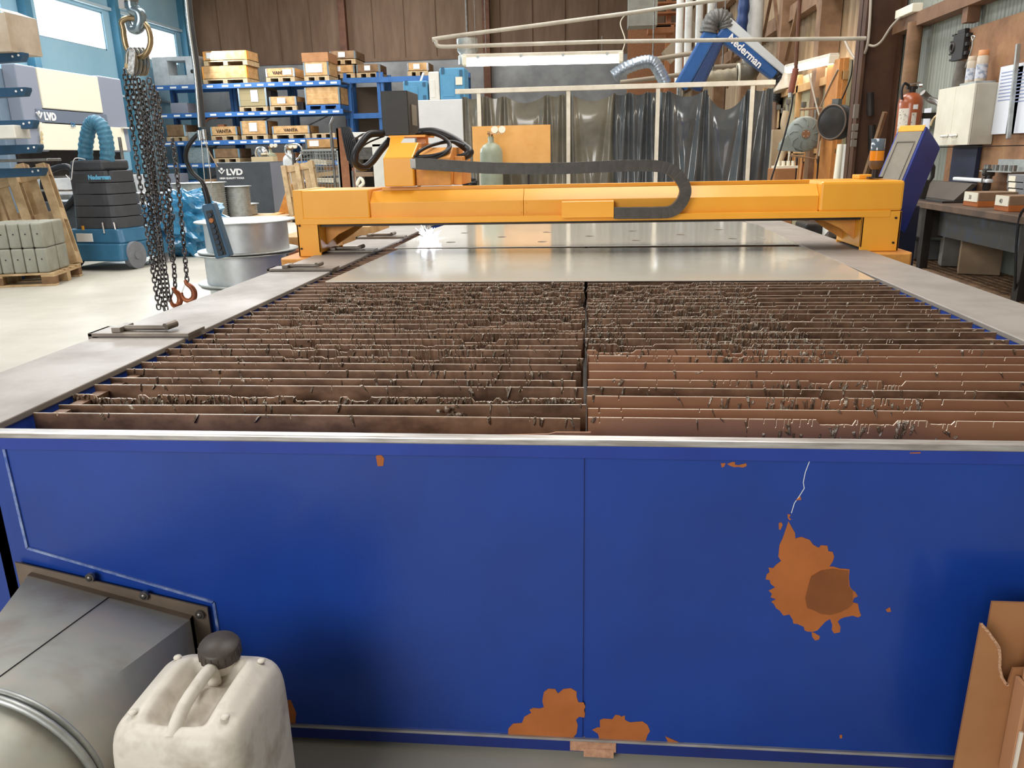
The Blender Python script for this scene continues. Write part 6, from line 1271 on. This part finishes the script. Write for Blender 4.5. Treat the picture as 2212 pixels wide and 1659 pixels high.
o = MB().tube(spl([PX(2220, 445, 2.62), PX(2204, 465, 2.62), PX(2196, 520, 2.63), PX(2193, 600, 2.66), PX(2192, 640, 2.7)], 6), .008, 8).build('power_cable', BLACK_R); tag(o, 'black cable hanging over the workbench front edge at the right', 'cable')
# things on the bench
def onB(px, py, X): return PX(px, py, X)
def bench_box(lab, px0, px1, X0, X1, h, base, topm, text):
    ya, yb = PX(px0, 440, X0).y, PX(px1, 440, X0).y; y0, y1 = min(ya, yb), max(ya, yb)
    t = T('small_box', lab, 'box', ((X0 + X1) / 2, (y0 + y1) / 2, .861)); MB().box(X0, X1, y0, y1, .861, .861 + h * .4).build('orange_base', base, t, True, bevel=.003); MB().box(X0 + .002, X1, y0 + .002, y1 - .002, .861 + h * .4, .861 + h).build('tray', mat('dull_card', '#8a7058', '#77604b', 6, .7), t, True, bevel=.003)
    MB().box(X0 - .003, X0 + .002, y0 + .01, y1 - .01, .861 + h * .34, .861 + h * .98).build('paper_label', CREAM, t, True); txt(text, h * .42, mat('pencil', '#5b5850', None), t, (X0 - .004, (y0 + y1) / 2 + .03, .861 + h * .5), (0, -1, 0), (0, 0, 1), ext=.0005); return t
bench_box('small orange and brown box marked 30 on the bench', 2080, 2112, 2.74, 3.0, .10, PRIMER, None, '30')
bench_box('second small orange box marked 40 near the right edge of the bench', 2148, 2180, 2.72, 2.95, .10, PRIMER, None, '40')
t = T('document_folder', 'big dark folder case leaning on the bench behind open papers', 'folder', (2.9, 6.9, .861)); MB().prism([(2.80, 6.45, .876), (2.80, 7.3, .876), (2.92, 7.3, 1.0), (2.92, 6.45, 1.0)], (.05, 0, 0)).build('cover', mat('dark_brown_cover', '#4d443c', '#433b34', 3, .4), t, True, bevel=.004); MB().box(2.70, 3.05, 6.4, 7.4, .861, .875).build('lower_cover', BLACK, t, True)
t = T('open_papers', 'curled open papers lying at the bench corner', 'papers', (2.7, 7.2, .876)); mb = MB(); mb.grid(lambda u, v: V((2.64 + .16 * u, 7.0 + .5 * v, .882 + .035 * abs(math.sin(u * 4 + v * 2)) * (1 - v * .5))), 14, 10); mb.build('sheets', mat('grey_paper', '#c9c2b6', None, rough=.6), t, True, solid=.002)
t = T('paper_bag', 'crumpled white plastic packets at the back of the bench', 'packet', (3.0, 7.5, .861)); mb = MB(); mb.grid(lambda u, v: V((2.9 + .2 * u, 7.45 + .25 * v, .90 + .10 * math.sin(PI * u) * math.sin(PI * v) + .01 * math.sin(20 * u + 9 * v))), 14, 10); mb.build('packet', mat('white_packet', '#c7cbd2', None, rough=.35), t, True, solid=.02)
o = MB().box(3.05, 3.1, 6.5, 7.1, 1.02, 1.05).build('paper_roll', PAPER, None, bevel=.01); o.location.z -= .02; tag(o, 'white folded paper strip lying above the dark folder', 'paper')
MB()
o = MB().box(3.15, 3.185, 6.95, 7.4, .90, 1.28).build('blue_plate', mat('scratched_dark_blue', '#252c48', '#1d2238', 9, .5), None, bevel=.003); tag(o, 'scratched dark blue plate hanging below the wall cabinet', 'plate')
t = T('chain_hook', 'heavy black chain link and hook hanging beside the blue console', 'hook', (2.85, 6.5, 1.0)); c = PY(2001, 372, 6.2); MB().tube([c + V((a * .045, 0, b * .07)) for a, b in ((-1, -.5), (-1, .5), (-.6, .95), (.6, .95), (1, .5), (1, -.5), (.6, -.95), (-.6, -.95))], .016, 10, closed=True).build('link', BLACK, t, True)
MB().cyl(c + V((0, 0, .07)), c + V((.02, 0, .2)), .03, n=10).cyl(c + V((-.0, 0, -.06)), c + V((-.02, .0, -.19)), .035, n=10).box(c.x - .01, 3.19, c.y + .0, c.y + .008, c.z + .17, c.z + .177).build('shackle', BLACK, t, True)
t = T('small_shelf', 'small grey metal shelf with fittings on the plywood', 'shelf', (3.12, 5.8, 1.06)); a, b = PX(2130, 370, 3.1), PX(2200, 372, 3.1); MB().box(3.05, 3.19, b.y, a.y, a.z, a.z + .008).box(3.18, 3.19, b.y, a.y, a.z, a.z + .09).build('plate', GALV, t, True)
for k in range(4): y = b.y + .08 + .13 * k; MB().cyl((3.1, y, a.z + .008), (3.1, y, a.z + .05), .025, n=12).build('fitting', STEEL, t, True)
c = PX(2136, 370, 3.08); t = T('filter_bowl', 'dark glass filter bowl hanging under the small shelf', 'bottle', tuple(c)); MB().lathe((0, 0, 0), (0, 0, -1), [(.045, -.02), (.045, .03), (.03, .04), (.03, .13), (.02, .15), (0, .155)], 18).build('bowl', mat('dark_glass', '#3a3836', None, rough=.1, coat=.8), t); MB().box(-.04, -.03, -.015, .015, -.09, -.04).build('level', CHROME, t)
for k in range(6):
    a = PX(2196, 385 + 14 * k, 3.02); t = T('parts_bin', 'small grey parts bin with a pale label, %s from the top of the stack' % ordw(k + 1), 'bin', (3.05, a.y, a.z - .03), 0, 'parts bins stacked at the right edge'); MB().box(3.0, 3.15, a.y - .14, a.y + .09, a.z - .032, a.z + .026).build('bin', mat('bin_grey', '#75777a', None), t, True, bevel=.004); MB().box(2.996, 3.0, a.y - .03, a.y + .06, a.z - .02, a.z + .016).build('paper_label', CREAM, t, True)
MB()
o = MB().box(3.0, 3.16, 4.95, 5.35, .86, .905).build('bin_base', DARKST, None); tag(o, 'dark base block under the stack of parts bins', 'block')
